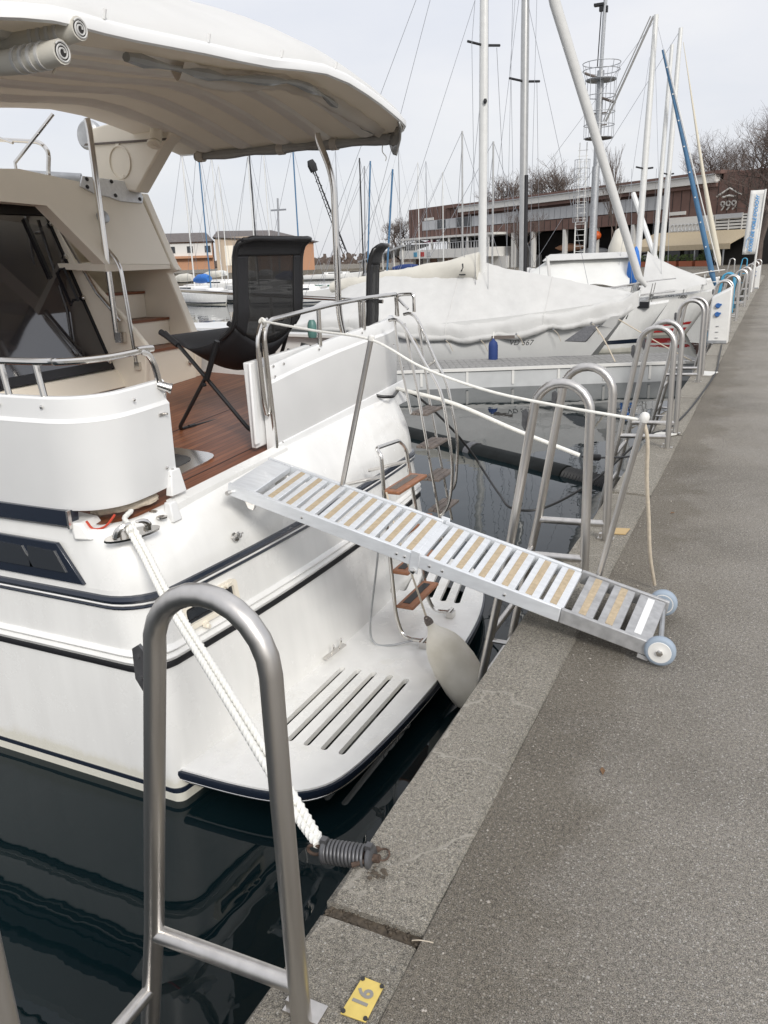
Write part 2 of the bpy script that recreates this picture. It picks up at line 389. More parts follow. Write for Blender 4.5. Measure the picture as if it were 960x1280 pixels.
# ================================================================== SETTING
mb = MB(); mb.add([(-3000, -600, WZ), (400, -600, WZ), (400, 4000, WZ), (-3000, 4000, WZ)], [(0, 1, 2, 3)])
struct('water', mb, water, smooth=0)
mb = MB(); mb.add([(-.63, -12, -.012), (70, -12, -.012), (70, 56, -.012), (-.63, 56, -.012)], [(0, 1, 2, 3)])
pav = struct('pavement', mb, asphalt, smooth=0)
mb = MB(); mb.box((-.755, 22, -1.12), (.24, 68, 1.92)); mb.box((-.75, 22, -.075), (.22, 68, .07))
quay = struct('quay_wall', mb, kerbm, smooth=0)
shared = []
for k in range(4):
    m = MB(); j = lambda s: random.uniform(-s, s)
    x0, x1, y1, z0 = -.905, -.625, 2.015, -.17
    ny = 9; ring = []
    for i in range(ny+1):
        y = y1*i/ny; e = .006 if 0 < i < ny else .0
        ch = .012+j(.003)+(.008 if i in (0, ny) else 0)
        zz = -.012 if i in (0, ny) else j(.0015)
        ring.append([(x0, y, z0), (x0+j(.003), y, -.018+j(.004)), (x0+ch+j(.003), y, zz), (lerp(x0, x1, .5), y, zz+.002), (x1-ch, y, zz-.001), (x1+j(.002), y, -.02), (x1, y, z0)])
    m.loft(ring, closed=True, cap=True); shared.append(m)
first = {}
for i in range(-5, 26):
    y0 = 1.462+2.06*i; k = i % 4
    if k not in first:
        o = build('kerb_stone', shared[k], kerbm, smooth=30); first[k] = o
    else:
        o = first[k].copy(); COL.objects.link(o)
    o.parent = quay; o.location = (random.uniform(-.004, .004), y0, random.uniform(-.004, .002))
mb = MB()
landP = [(-.9, 55.5), (70, 55.5), (400, 400), (400, 3000), (-2500, 3000), (-2500, 700), (-170, 190), (-60, 122), (-14, 62)]
mb.prism([(x, y, -2) for x, y in landP], (0, 0, 1.96)); struct('ground', mb, asphalt, smooth=0)
# dirt and grass blades in the kerb joint
mb = MB()
mb.box((-.755, 1.4395, -.034), (.27, .05, .012))
for q in range(90):
    y = 1.44+random.uniform(-.02, .02); x = random.uniform(-.90, -.63)
    mb.box((x, y, -.028+random.uniform(-.003, .005)), (random.uniform(.003, .012), random.uniform(.003, .008), .008), Matrix.Rotation(random.uniform(0, 3), 3, 'Z'))
o = stuff(build('joint_grit', mb, soil, quay)); 
mb = MB()
mb.tube(spl([(-.652, 1.432, -.012), (-.635, 1.434, -.006), (-.615, 1.438, -.005), (-.60, 1.443, -.008)], 4), .0013, 5)
stuff(build('dry_grass', mb, rope_b, quay))

random.seed(12); mb = MB()
for q in range(700):
    near = q < 260
    x = -.615+abs(random.gauss(0, .06)) if near else random.uniform(-.6, 1.6); y = random.uniform(.5, 6.5) if near else random.uniform(.3, 5)
    r_ = random.uniform(.0015, .0045)*(1 if random.random() < .93 else 1.8)
    P = [(x+r_*random.uniform(.6, 1.3)*a, y+r_*random.uniform(.6, 1.3)*b2, -.0125+r_*.7+r_*random.uniform(.5, .8)*c2) for a, b2, c2 in ((1, 0, 0), (-1, 0, 0), (0, 1, 0), (0, -1, 0), (0, 0, 1), (0, 0, -1))]
    mb.add(P, [(0, 2, 4), (2, 1, 4), (1, 3, 4), (3, 0, 4), (2, 0, 5), (1, 2, 5), (3, 1, 5), (0, 3, 5)])
stuff(build('loose_grit', mb, mat('grit_stone', (.36, .33, .29), .9, var=.35, scale=40), pav, smooth=0))
mb = MB()
for q in range(5):
    px0, py0 = ((-.35, 2.3), (.4, 3.1), (.9, 1.9), (-.45, 5.2), (.1, 1.2))[q]; a = random.uniform(0, 3)
    mb.add([(px0+.022*cos(a), py0+.022*sin(a), -.008), (px0-.009*sin(a), py0+.009*cos(a), -.004), (px0-.022*cos(a), py0-.022*sin(a), -.009), (px0+.009*sin(a), py0-.009*cos(a), -.006)], [(0, 1, 2, 3)])
stuff(build('dead_leaf', mb, mat('dead_leaf_brown', (.16, .09, .045), .9), pav, smooth=0))

# ================================================================== MOTOR YACHT
YC = 4.35
yacht = thing('motor_yacht', (-4.2, YC, WZ), 'large white motor yacht moored stern-to along the quay, with teak cockpit and hardtop', 'yacht')
def hb(x, full=1.71):
    return full if x > -8 else full*max(0.02, 1-((-8-x)/5.6)**2.1)
def contour(xt, bulge, rc, inset=0, z=0, heel=0, aft_inset=0):
    pts = []; h = 1.71-inset; xe = xt-aft_inset
    xs = [-13.5, -13.2, -12.5, -11.5, -10, -8, -6, -4.5, -3.4]
    near = [(x, -(hb(x)-inset if hb(x) > inset else .02)) for x in xs]
    def tx(y): return xe+bulge*(1-(y/h)**2)
    yj = h-rc; far = []
    arc = []
    for k in range(9):
        a = pi/2*k/8
        arc.append((tx(yj)-rc+rc*sin(a), -(yj+rc*cos(a))))
    mid = [(tx(-yj+2*yj*k/16), -yj+2*yj*k/16) for k in range(1, 16)]
    left = near+arc
    allp = left+mid+[(x, -y) for x, y in reversed(left)]
    return [V(x, YC+y, z+heel*(YC+y-3.2)) for x, y in allp]
def lev(z):
    s = (z+1)/1.05
    return dict(xt=-2.47-.10*s, bulge=.14-.06*s, rc=.05+.20*max(0, min(1, s)))
def band(name, zs, m, out=0, heel=0, parent=yacht, smooth=40):
    b_ = MB(); b_.loft([contour(z=z, inset=-o_, aft_inset=-o_, heel=heel, **lev(z)) for z, o_ in zs]); return build(name, b_, m, parent, smooth=smooth)
hull = band('hull', [(-.93, 0), (-.7, 0), (-.5, 0), (-.29, 0), (-.2, .0), (.0, 0), (.12, 0)], gel)
band('hull_bottom', [(-1.6, -.4), (-1.3, -.05), (-.995, 0)], antif)
band('boot_stripe', [(-1.0, .0), (-1.0, .006), (-.955, .006), (-.955, 0)], gel)
band('boot_stripe', [(-.956, .0), (-.956, .005), (-.93, .005), (-.93, 0)], navy)
band('rub_strip', [(-.185, 0), (-.19, .012), (-.205, .022), (-.22, .012), (-.222, .006), (-.228, .014), (-.242, .02), (-.256, .012), (-.26, 0)], gel)
band('rub_strip', [(-.268, 0), (-.268, .009), (-.283, .012), (-.297, .009), (-.297, 0)], black)
band('rub_rail', [(.026, 0), (.027, .010), (.034, .013), (.040, .010), (.041, 0)], navy)
band('rub_rail', [(.041, 0), (.042, .009), (.049, .014), (.056, .009), (.057, 0)], gel)
band('rub_rail', [(.057, 0), (.058, .014), (.075, .022), (.092, .014), (.094, 0)], navy)
# sloping stern coaming above the rail
def zt(p): return .43+.05*(p.y-3.2)
low = contour(z=.11, inset=0, **lev(.11))
top = contour(xt=-2.72, bulge=.03, rc=.22, inset=.03, z=.43, heel=.05)
b_ = MB(); rings = []
for s in (0, .08, .2, .4, .6, .8, .93, 1):
    e = s**1.08
    rings.append([lerp(a, c_, e)+V(.035*sin(pi*s) if a.x > -2.75 else 0, 0, 0) for a, c_ in zip(low, top)])
rings.append([V(p.x-.02, YC+(p.y-YC)*.985, p.z+.008) for p in top])
rings.append([V(min(p.x, 9)-.05, YC+(p.y-YC)*.965, p.z+.004) for p in top])
coam = build('stern_coaming', b_.loft(rings), gel, yacht, smooth=50)
# deck around the cockpit and forward of it
b_ = MB(); ins = [V(p.x-.05, YC+(p.y-YC)*.965, p.z) for p in top]
b_.loft([ins, [V(max(min(p.x, -2.82), -13), YC+max(-1.5, min(1.5, (p.y-YC)*.93)), p.z-.01) for p in top]])
build('side_deck', b_, gel, yacht)
def sole(x, y, d=0): return V(x, y, .45+.055*(y-3.2)-.045*(x+2.75)+d)
b_ = MB(); b_.add([sole(x, y, -.02) for x, y in ((-2.80, 2.75), (-2.70, 3.1), (-2.70, 4.15), (-2.80, 4.25), (-2.80, 6.0), (-5.2, 6.0), (-5.2, 2.75))], [(0, 1, 2, 3, 4, 5, 6)])
build('teak_sole', b_, teak, yacht, smooth=0)
b_ = MB()
for x, y0, y1 in ((-3.62, 3.3, 4.9), (-2.90, 3.3, 4.9)): b_.hexa([sole(x-.004, y0, -.021), sole(x+.004, y0, -.021), sole(x+.004, y1, -.021), sole(x-.004, y1, -.021)], [sole(x-.004, y0, -.0185), sole(x+.004, y0, -.0185), sole(x+.004, y1, -.0185), sole(x-.004, y1, -.0185)])
build('hatch_seam', b_, black, yacht)
# white threshold lip at the boarding gap
b_ = MB(); b_.hexa([sole(-2.74, 3.1, -.03), sole(-2.68, 3.1, -.05), sole(-2.68, 4.2, -.05), sole(-2.74, 4.2, -.03)], [sole(-2.745, 3.1, .004), sole(-2.685, 3.1, -.012), sole(-2.685, 4.2, -.012), sole(-2.745, 4.2, .004)])
build('threshold', b_, gel, yacht)
# chrome plate / skylight in the sole
b_ = MB(); pl = []
for k in range(24):
    a = 2*pi*k/24; ex = 5
    cx_ = (abs(cos(a))**(2/ex))*(1 if cos(a) > 0 else -1); sy = (abs(sin(a))**(2/ex))*(1 if sin(a) > 0 else -1)
    pl.append(sole(-3.23+.26*sy, 3.55+.36*cx_, -.018))
b_.prism(pl, (0, 0, .012)); sk = build('deck_hatch', b_, steel, yacht, smooth=30)
b_ = MB(); b_.prism([lerp(V(-3.23, 3.55, p.z+.0), p, .72)+V(-.02, -.03, .006) for p in pl], (0, 0, .008)); build('hatch_glass', b_, glassd, sk)

# near bulwark (curved corner) ---------------------------------------------------
path = spl([(-8, 2.66), (-5, 2.66), (-3.6, 2.655), (-3.15, 2.65), (-2.95, 2.66), (-2.82, 2.715), (-2.745, 2.82), (-2.73, 2.95), (-2.735, 3.08), (-2.74, 3.19)], 6)
def bul(prof, name, m, P=path, parent=yacht, y_end=None, **k):
    rings = []
    for i, p in enumerate(P):
        a = P[max(0, i-1)]; c_ = P[min(len(P)-1, i+1)]; d = V(c_[0]-a[0], c_[1]-a[1]).normalized(); nrm = V(d.y, -d.x)
        hl = .03*(p[1]-2.66)
        rings.append([V(p[0]+nrm.x*o_, p[1]+nrm.y*o_, z+hl) for o_, z in prof])
    b2 = MB(); b2.loft(rings, closed=True, cap=True); return build(name, b2, m, parent, **k)
path = [V(p[0], p[1], 0) for p in spl([(x, y, 0) for x, y in [(-8, 2.66), (-5, 2.66), (-3.6, 2.655), (-3.15, 2.65), (-2.95, 2.66), (-2.82, 2.715), (-2.745, 2.82), (-2.73, 2.95), (-2.735, 3.08), (-2.74, 3.19)]], 6)]
nb = bul([(0, .50), (.006, .52), (.010, .915), (.012, .925), (-.004, .943), (-.006, 1.035), (-.014, 1.045), (-.045, 1.045), (-.05, 1.03), (-.05, .50)], 'bulwark', gelw)
b_ = MB()
for (y, z, x) in ((3.165, .99, -2.735), (3.155, .60, -2.735), (3.11, .62, -2.73), (3.13, .57, -2.73), (2.93, 1.0, -2.725)): b_.lathe([(.008, 0), (.008, .006), (.004, .009)], (x+.006, y, z), (1, 0, 0), 8)
for x in (-3.3, -3.02): b_.lathe([(.009, 0), (.009, .006), (.004, .009)], (x, 2.65, 1.0), (0, -1, 0), 8)
stuff(build('screws', b_, steel, nb))
b_ = MB(); b_.box((-2.722, 3.115, .895), (.01, .035, .014)); b_.tube([(-2.722, 3.14, .895), (-2.705, 3.14, .895)], .006, 8); build('latch', b_, brushed, nb)
b_ = MB(); b_.hexa([V(-2.70, 3.10, .47), V(-2.70, 3.22, .47), V(-2.745, 3.22, .47), V(-2.745, 3.10, .47)], [V(-2.715, 3.13, .60), V(-2.715, 3.20, .60), V(-2.745, 3.20, .60), V(-2.745, 3.13, .60)]); build('bulwark_foot', b_, gelw, yacht, bevel=.006)
b_ = MB(); b_.hexa([V(-2.64, 3.02, .36), V(-2.64, 3.09, .36), V(-2.70, 3.09, .36), V(-2.70, 3.02, .36)], [V(-2.66, 3.03, .46), V(-2.66, 3.08, .46), V(-2.70, 3.08, .46), V(-2.70, 3.03, .46)]); build('deck_stop', b_, gelw, yacht, bevel=.006)
P = path[8:]; P = [V(p.x, p.y, 1.205+.03*(p.y-2.66)) for p in P if p.x > -7.5]
P = [V(-7.5, 2.68, 1.205)]+[V(p.x-.015, p.y+.02 if p.x < -2.9 else p.y, p.z) for p in P]
P = P[:-3]+[V(-2.745, 3.02, 1.225), V(-2.745, 3.09, 1.20), V(-2.745, 3.13, 1.14), V(-2.745, 3.15, 1.05)]
b_ = MB(); b_.tube(spl(P, 2), .0165, 10)
rl = build('hand_rail', b_, steel, yacht)
for x in (-3.02, -3.25, -4.2): b_ = MB(); b_.tube([(x, 2.68, 1.0), (x-.03, 2.68, 1.20)], .016, 10); build('rail_post', b_, steel, rl)
b_ = MB(); b_.tube([(-2.745, 3.14, 1.04), (-2.70, 3.17, 1.02)], .022, 12); b_.lathe([(.026, 0), (.026, .012)], (-2.70, 3.17, 1.02), (.8, .5, -.3), 12); build('rail_socket', b_, steel, rl)
# navy trim under it, side window
b_ = MB(); b_.hexa([V(-8, 2.632, .415), V(-2.95, 2.632, .43), V(-2.95, 2.70, .43), V(-8, 2.70, .415)], [V(-8, 2.632, .50), V(-2.94, 2.632, .505), V(-2.94, 2.70, .505), V(-8, 2.70, .50)]); build('trim_board', b_, navy, yacht)
b_ = MB(); b_.box((-2.935, 2.63, .465), (.012, .02, .09)); build('trim_end', b_, steel, yacht)
b_ = MB(); b_.prism([(-4.6, 2.645, .345), (-3.04, 2.645, .335), (-2.90, 2.645, .135), (-4.6, 2.645, .14)], (0, -.022, 0)); sw = build('side_window', b_, navy, yacht, bevel=.004)
for x0, x1 in ((-3.46, -3.28), (-3.24, -3.06), (-4.3, -3.52)):
    b_ = MB(); b_.prism([(x0, 2.624, .30), (x1, 2.624, .295), (x1+.06, 2.624, .19), (x0, 2.624, .19)], (0, -.008, 0)); build('window_pane', b_, glassd, sw)
# white block at the end of the side deck
b_ = MB(); b_.hexa([V(-2.93, 2.635, .36), V(-2.84, 2.66, .36), V(-2.86, 2.8, .36), V(-3.1, 2.8, .36)], [V(-2.945, 2.64, .445), V(-2.90, 2.665, .44), V(-2.92, 2.8, .44), V(-3.1, 2.8, .45)]); build('deck_step', b_, gel, yacht, bevel=.01)
# clutter under the bulwark: coiled dock line
b_ = MB()
for q in range(3): b_.tube(spl([(-2.98+.02*q, 2.82, .44), (-2.84, 2.86+.03*q, .46), (-2.78, 2.98+.02*q, .465), (-2.80, 3.08, .47), (-2.93, 3.06+.03*q, .48)], 6), .017, 8, lobes=3, twist=120)
tag(build('coiled_line', b_, rope_b), 'beige rope bundled on deck under the near white bulwark corner', 'rope')
b_ = MB(); b_.tube(spl([(-2.90, 2.70, .44), (-2.86, 2.70, .405), (-2.80, 2.72, .42), (-2.77, 2.76, .47)], 5), .006, 6); tag(build('red_cord', b_, redrope), 'short red cord looped beside the stern cleat under the bulwark', 'cord')
b_ = MB(); b_.lathe([(.02, 0), (.022, .01), (.01, .014)], (-2.73, 2.98, .415), (0, 0, 1), 12); b_.lathe([(.028, 0), (.028, .008), (.012, .012)], (-2.67, 2.97, .40), (0, 0, 1), 12); build('deck_filler', b_, steel, yacht)
# mooring cleat with two horns
cl = MB(); c0 = V(-2.655, 2.74, .395); dx = V(.10, .16, .012).normalized(); dn = V(.3, -.08, .95).normalized(); dw = dn.cross(dx)
ringp = []
for s in (0, 1):
    ringp.append([c0+dx*(.135*cos(a))+dw*(.038*sin(a))+dn*(.012*s-.012) for a in [2*pi*k/20 for k in range(20)]])
cl.loft(ringp, closed=True, cap=True)
for sg in (-1, 1):
    cl.tube(spl([c0+dx*(sg*.075)+dn*.0, c0+dx*(sg*.07)+dn*.035, c0+dx*(sg*.045)+dn*.055, c0+dx*(sg*.012)+dn*.06], 5), .014, 8, rad=[.022, .021, .020, .019, .018, .017, .016, .015, .014, .013, .012, .011, .010, .009, .008, .006])
build('mooring_cleat', cl, steel, yacht)
b_ = MB(); b_.lathe([(.026, 0), (.026, .006), (.016, .012), (.014, .03), (.018, .036), (.01, .04)], (-2.525, 3.36, .185), (.85, 0, .5), 14); b_.tube([(-2.50, 3.32, .20), (-2.50, 3.40, .20)], .006, 6); build('deck_fitting', b_, steel, yacht)
# square porthole in the transom -------------------------------------------------
def TX(y, z): 
    l = lev(z); return l['xt']+l['bulge']*(1-((y-YC)/1.71)**2)
def rr(y0, y1, z0, z1, r, x, n=4):
    out = []
    for cy, cz, a0 in ((y1-r, z1-r, 0), (y0+r, z1-r, pi/2), (y0+r, z0+r, pi), (y1-r, z0+r, 1.5*pi)):
        for k in range(n+1): a = a0+pi/2*k/n; yy, zz = cy+r*cos(a), cz+r*sin(a); out.append(V(TX(yy, zz)+x, yy, zz))
    return out
y0, y1, z0, z1 = 2.86, 3.29, -.165, -.02
b_ = MB(); o1, i1 = rr(y0, y1, z0, z1, .025, 0), rr(y0+.03, y1-.03, z0+.028, z1-.028, .015, 0)
b_.loft([o1, [p+V(.02, 0, 0) for p in o1], [p+V(.022, 0, 0) for p in o1], [p+V(.022, 0, 0) for p in i1], i1], closed=True)
ph = build('porthole', b_, cream, yacht)
b_ = MB(); b_.prism([p+V(.002, 0, 0) for p in i1], (.004, 0, 0)); build('porthole_glass', b_, glassd, ph)
b_ = MB(); o2 = rr(y0+.05, y1-.05, z0+.045, z1-.045, .012, .004); b_.tube(o2, .006, 6, closed=True); build('porthole_seal', b_, black, ph)
b_ = MB()
for y in (3.10, 3.16, 3.205): b_.box((TX(y, -.03)+.03, y, -.033), (.014, .028, .014), Matrix.Rotation(.5, 3, 'X')); b_.tube([(TX(y, -.03)+.03, y+.01, -.03), (TX(y, -.03)+.045, y+.02, -.015)], .004, 6)
b_.box((TX(3.0, -.17)+.026, 3.0, -.168), (.02, .03, .025)); b_.lathe([(.012, 0), (.012, .02)], (TX(3.0, -.17)+.03, 3.0, -.178), (1, 0, 0), 8)
build('porthole_catch', b_, cream, ph)['kind'] = 'stuff'
# small chrome trim tab fittings at the platform joint
b_ = MB(); b_.box((-2.325, 4.03, -.79), (.03, .22, .012), Matrix.Rotation(-.1, 3, 'Z'))
for y in (3.97, 4.07): b_.tube(spl([(-2.315, y, -.79), (-2.30, y, -.74), (-2.305, y+.012, -.72), (-2.315, y+.02, -.735)], 4), .006, 6)
build('tie_down', b_, steel, yacht)
for yy in (5.03,):
    b_ = MB(); b_.box((-2.42, yy, -.79), (.03, .16, .012)); b_.lathe([(.02, 0), (.02, .03)], (-2.41, yy, -.775), (1, 0, 0), 10); build('tie_down', b_, steel, yacht)

# swim platform with slots --------------------------------------------------------
out = spl([(-2.62, 2.68, 0), (-2.45, 2.68, 0), (-2.15, 2.69, 0), (-1.93, 2.725, 0), (-1.77, 2.82, 0), (-1.685, 3.0, 0), (-1.635, 3.4, 0), (-1.61, 3.9, 0), (-1.615, 4.4, 0), (-1.66, 4.9, 0), (-1.75, 5.3, 0), (-1.87, 5.6, 0), (-2.05, 5.85, 0), (-2.3, 5.96, 0), (-2.62, 5.97, 0)], 4)
pl_ = [V(p.x, p.y, -.862) for p in out]+[V(-2.62, 4.4, -.862)]
b_ = MB(); b_.prism(pl_, (0, 0, .032)); plat = build('swim_platform', b_, gel, yacht, smooth=30)
cut = MB()
slots = [(-2.21, 3.08, 3.93, .0), (-2.105, 3.10, 3.945, .0), (-2.0, 3.10, 3.95, .0), (-1.895, 3.10, 3.95, .005), (-1.79, 3.10, 3.945, .01),
         (-2.36, 5.17, 5.84, -.14), (-2.235, 5.15, 5.80, -.14), (-2.12, 5.12, 5.74, -.12), (-2.005, 5.10, 5.66, -.10), (-1.895, 5.10, 5.58, -.09)]
for (x, ya, yb, dx_) in slots:
    w = .019 if ya < 4.5 else .024; pp = []
    for k in range(7): a = pi+pi*k/6; pp.append(V(x+w*cos(a), ya+w*sin(a)+w, -1.1))
    for k in range(7): a = pi*k/6; pp.append(V(x+dx_+w*cos(a), yb+w*sin(a)-w, -1.1))
    cut.prism(pp, (0, 0, .5))
co = build('cutter', cut, gel, yacht); md = plat.modifiers.new('b', 'BOOLEAN'); md.object = co; md.operation = 'DIFFERENCE'; md.solver = 'EXACT'
dg = bpy.context.evaluated_depsgraph_get(); nm = bpy.data.meshes.new_from_object(plat.evaluated_get(dg)); plat.modifiers.clear()
om = plat.data; plat.data = nm; nm.name = 'swim_platform'; bpy.data.meshes.remove(om); bpy.data.objects.remove(co)
plat.data.set_sharp_from_angle(angle=radians(30))
b_ = MB(); rings = []
for i, p in enumerate(out[2:-2]):
    a, c_ = out[i+1], out[i+3]; d = (c_-a).normalized(); nrm = V(d.y, -d.x, 0)
    if nrm.dot(V(p.x+2.6, p.y-YC, 0)) < 0: nrm = -nrm
    rings.append([p+nrm*o_+V(0, 0, z) for o_, z in ((0, -.84), (.012, -.842), (.016, -.86), (.012, -.882), (0, -.885))])
b_.loft(rings, cap=True); build('platform_edge', b_, navy, plat)
b_ = MB(); b_.tube([r[4]+V(0, 0, -.008) for r in rings], .008, 6); build('edge_trim', b_, steel, plat)

# boarding ladder with brown treads on the platform -------------------------------
lad = MB(); lad.tube(fil([(-1.87, 4.37, -.79), (-2.0, 4.385, -.80), (-2.055, 4.395, -.66), (-2.11, 4.40, .05), (-2.13, 4.405, .43), (-2.17, 4.42, .47), (-2.185, 4.80, .44), (-2.155, 4.845, .38), (-2.09, 4.85, -.07), (-2.025, 4.85, -.68), (-1.97, 4.855, -.80), (-1.85, 4.86, -.79)], .07, 5), .0135, 10)
bl = build('boarding_ladder', lad, steel, yacht)
for (x, z) in ((-2.095, .195), (-2.06, -.08), (-2.05, -.345), (-2.02, -.585)):
    b_ = MB(); b_.box((x+.03, 4.625, z), (.12, .46, .022)); tr_ = build('tread', b_, oiled, bl, bevel=.006)
    b_ = MB(); b_.box((x+.02, 4.625, z+.0125), (.05, .36, .003)); build('grip_pad', b_, black if z < 0 else greyteak, tr_)
b_ = MB()
for y in (4.365, 4.86): b_.box((-1.845, y, -.805), (.05, .06, .045)); b_.tube([(-1.845, y-.04, -.78), (-1.845, y+.04, -.78)], .01, 8)
build('ladder_foot', b_, steel, bl)
for ya, yb in ((4.42, 4.41), (4.84, 4.845)): b_ = MB(); b_.tube([(-2.44, ya, .2), (-2.14, yb, .29)], .012, 8); build('ladder_bracket', b_, steel, bl)

# far-side stern steps ------------------------------------------------------------
sl_ = MB(); sl_.tube([(-2.50, 5.65, 1.14), (-2.40, 5.65, .62), (-2.23, 5.65, -.385), (-2.20, 5.65, -.58)], .011, 8)
sl_.tube([(-2.53, 6.0, 1.10), (-2.447, 6.0, .50), (-2.30, 6.0, -.30), (-2.26, 6.0, -.50)], .011, 8)
stp = build('stern_steps', sl_, steel, yacht)
for (x, z) in ((-2.40, .45), (-2.355, .19), (-2.31, -.07), (-2.265, -.325), (-2.22, -.57)):
    b_ = MB()
    for q in (-1, 0, 1): b_.box((x+q*.05, 5.825, z), (.044, .34, .022))
    tr_ = build('step_tread', b_, greyteak, stp, bevel=.004)
hr = MB(); hr.tube(spl([(-2.63, 5.65, 1.16), (-2.57, 5.65, 1.165), (-2.497, 5.65, 1.11), (-2.36, 5.65, .88), (-2.218, 5.65, .643), (-2.16, 5.65, .36), (-2.125, 5.65, .096), (-2.13, 5.65, -.1), (-2.155, 5.65, -.24), (-2.195, 5.65, -.32), (-2.225, 5.65, -.36)], 4), .0125, 10)
hr2 = MB(); hr2.tube(spl([(-2.66, 6.0, 1.18), (-2.60, 6.0, 1.185), (-2.53, 6.0, 1.12), (-2.39, 6.0, .82), (-2.30, 6.0, .65), (-2.25, 6.0, .42), (-2.21, 6.0, .18), (-2.22, 6.0, -.1), (-2.24, 6.0, -.21), (-2.275, 6.0, -.25)], 4), .0125, 10)
build('hand_rail', hr, steel, stp); build('hand_rail', hr2, steel, stp)
b_ = MB(); b_.tube([(-2.45, 6.0, .78), (-2.39, 6.0, .82)], .009, 6); b_.tube([(-2.58, 5.65, 1.16), (-2.55, 5.65, .9), (-2.46, 5.65, .45)], .01, 8); build('rail_post', b_, steel, stp)

# far bulwark panel, gate leaf, rails ----------------------------------------------
def hz(y, z): return z
b_ = MB()
def zb(y): return .465+.062*(y-4.15)
def ztp(y): return tab([(4.12, 1.0), (4.5, 1.045), (5.0, 1.09), (5.6, 1.13), (6.22, 1.16)], y)
n_ = 14; rings = []
for i in range(n_+1):
    y = lerp(4.12, 6.2, i/n_); cv = -.10*max(0, (y-5.7)/.5)**2
    x = -2.735+cv
    rings.append([V(x, y, zb(y)), V(x+.012, y, zb(y)+.02), V(x+.014, y, ztp(y)-.11), V(x+.016, y, ztp(y)-.10), V(x+.0, y, ztp(y)-.083), V(x-.004, y, ztp(y)-.01), V(x-.012, y, ztp(y)), V(x-.045, y, ztp(y)), V(x-.05, y, ztp(y)-.02), V(x-.05, y, zb(y))])
b_.loft(rings, closed=True, cap=True); fp = build('bulwark', b_, gelw, yacht, smooth=40)
b_ = MB(); b_.hexa([V(-2.73, 4.14, zb(4.14)-.06), V(-2.73, 6.1, zb(6.1)-.12), V(-2.69, 6.1, zb(6.1)-.12), V(-2.69, 4.14, zb(4.14)-.06)], [V(-2.73, 4.14, zb(4.14)+.06), V(-2.73, 6.1, zb(6.1)+.06), V(-2.716, 6.1, zb(6.1)+.055), V(-2.716, 4.14, zb(4.14)+.055)]); build('panel_skirt', b_, gelw, fp, bevel=.004)
b_ = MB()
for y, z in ((4.17, .94), (4.18, 1.0), (4.3, 1.0), (4.75, 1.04), (5.4, 1.09), (6.1, .75), (5.95, .95), (4.2, .52)): b_.lathe([(.008, 0), (.008, .005), (.004, .008)], (-2.722 if z < .95 else -2.735, y, z), (1, 0, 0), 8)
stuff(build('screws', b_, steel, fp))
b_ = MB(); b_.hexa([V(-2.80, 4.03, .51), V(-2.80, 4.75, .54), V(-2.84, 4.75, .54), V(-2.84, 4.03, .51)], [V(-2.80, 4.01, 1.04), V(-2.80, 4.75, 1.07), V(-2.84, 4.75, 1.07), V(-2.84, 4.01, 1.04)])
b_.box((-2.79, 4.025, .79), (.02, .05, .5)); build('gate_leaf', b_, gelw, yacht, bevel=.008)
b_ = MB(); b_.tube(fil([(-2.73, 4.145, .45), (-2.735, 4.12, .9), (-2.735, 4.10, 1.2), (-2.735, 4.16, 1.275), (-2.735, 4.5, 1.295), (-2.735, 4.95, 1.32), (-2.735, 5.5, 1.335), (-2.74, 6.0, 1.335), (-2.75, 6.06, 1.335), (-2.75, 6.08, 1.16)], .07, 4), .0165, 10)
r2 = build('hand_rail', b_, steel, yacht)
b_ = MB(); b_.tube(fil([(-2.74, 4.075, .72), (-2.745, 4.06, .8), (-2.745, 4.04, 1.18), (-2.745, 4.11, 1.27), (-2.745, 4.16, 1.28)], .07, 4), .014, 10); b_.tube(fil([(-2.745, 4.06, 1.1), (-2.74, 4.07, .8), (-2.74, 4.09, .70), (-2.735, 4.11, .75), (-2.735, 4.11, 1.1)], .03, 4), .009, 8); build('gate_hoop', b_, steel, r2)
for y in (4.78, 5.45): b_ = MB(); b_.tube([(-2.74, y, ztp(y)-.01), (-2.738, y, 1.30+.02*(y-4.7))], .015, 10); build('rail_post', b_, steel, r2)
# aft far corner loop and far side rail
b_ = MB(); b_.tube(fil([(-2.76, 6.08, 1.17), (-2.76, 6.1, 1.325), (-2.70, 6.12, 1.33), (-2.62, 6.12, 1.33), (-2.62, 6.12, 1.19)], .03, 4), .014, 10); b_.tube([(-2.62, 6.0, 1.22), (-2.70, 6.0, 1.30)], .012, 8); build('corner_loop', b_, steel, r2)
b_ = MB(); b_.tube([(-8.5, 6.0, 1.50), (-4.9, 6.0, 1.396), (-2.84, 6.0, 1.281)], .016, 10); r3 = build('hand_rail', b_, steel, yacht)
for x in (-3.05, -3.9, -5.2, -6.8): b_ = MB(); b_.tube([(x, 6.01, .8), (x, 6.0, 1.281-.045*(x+2.8))], .014, 8); build('rail_post', b_, steel, r3)
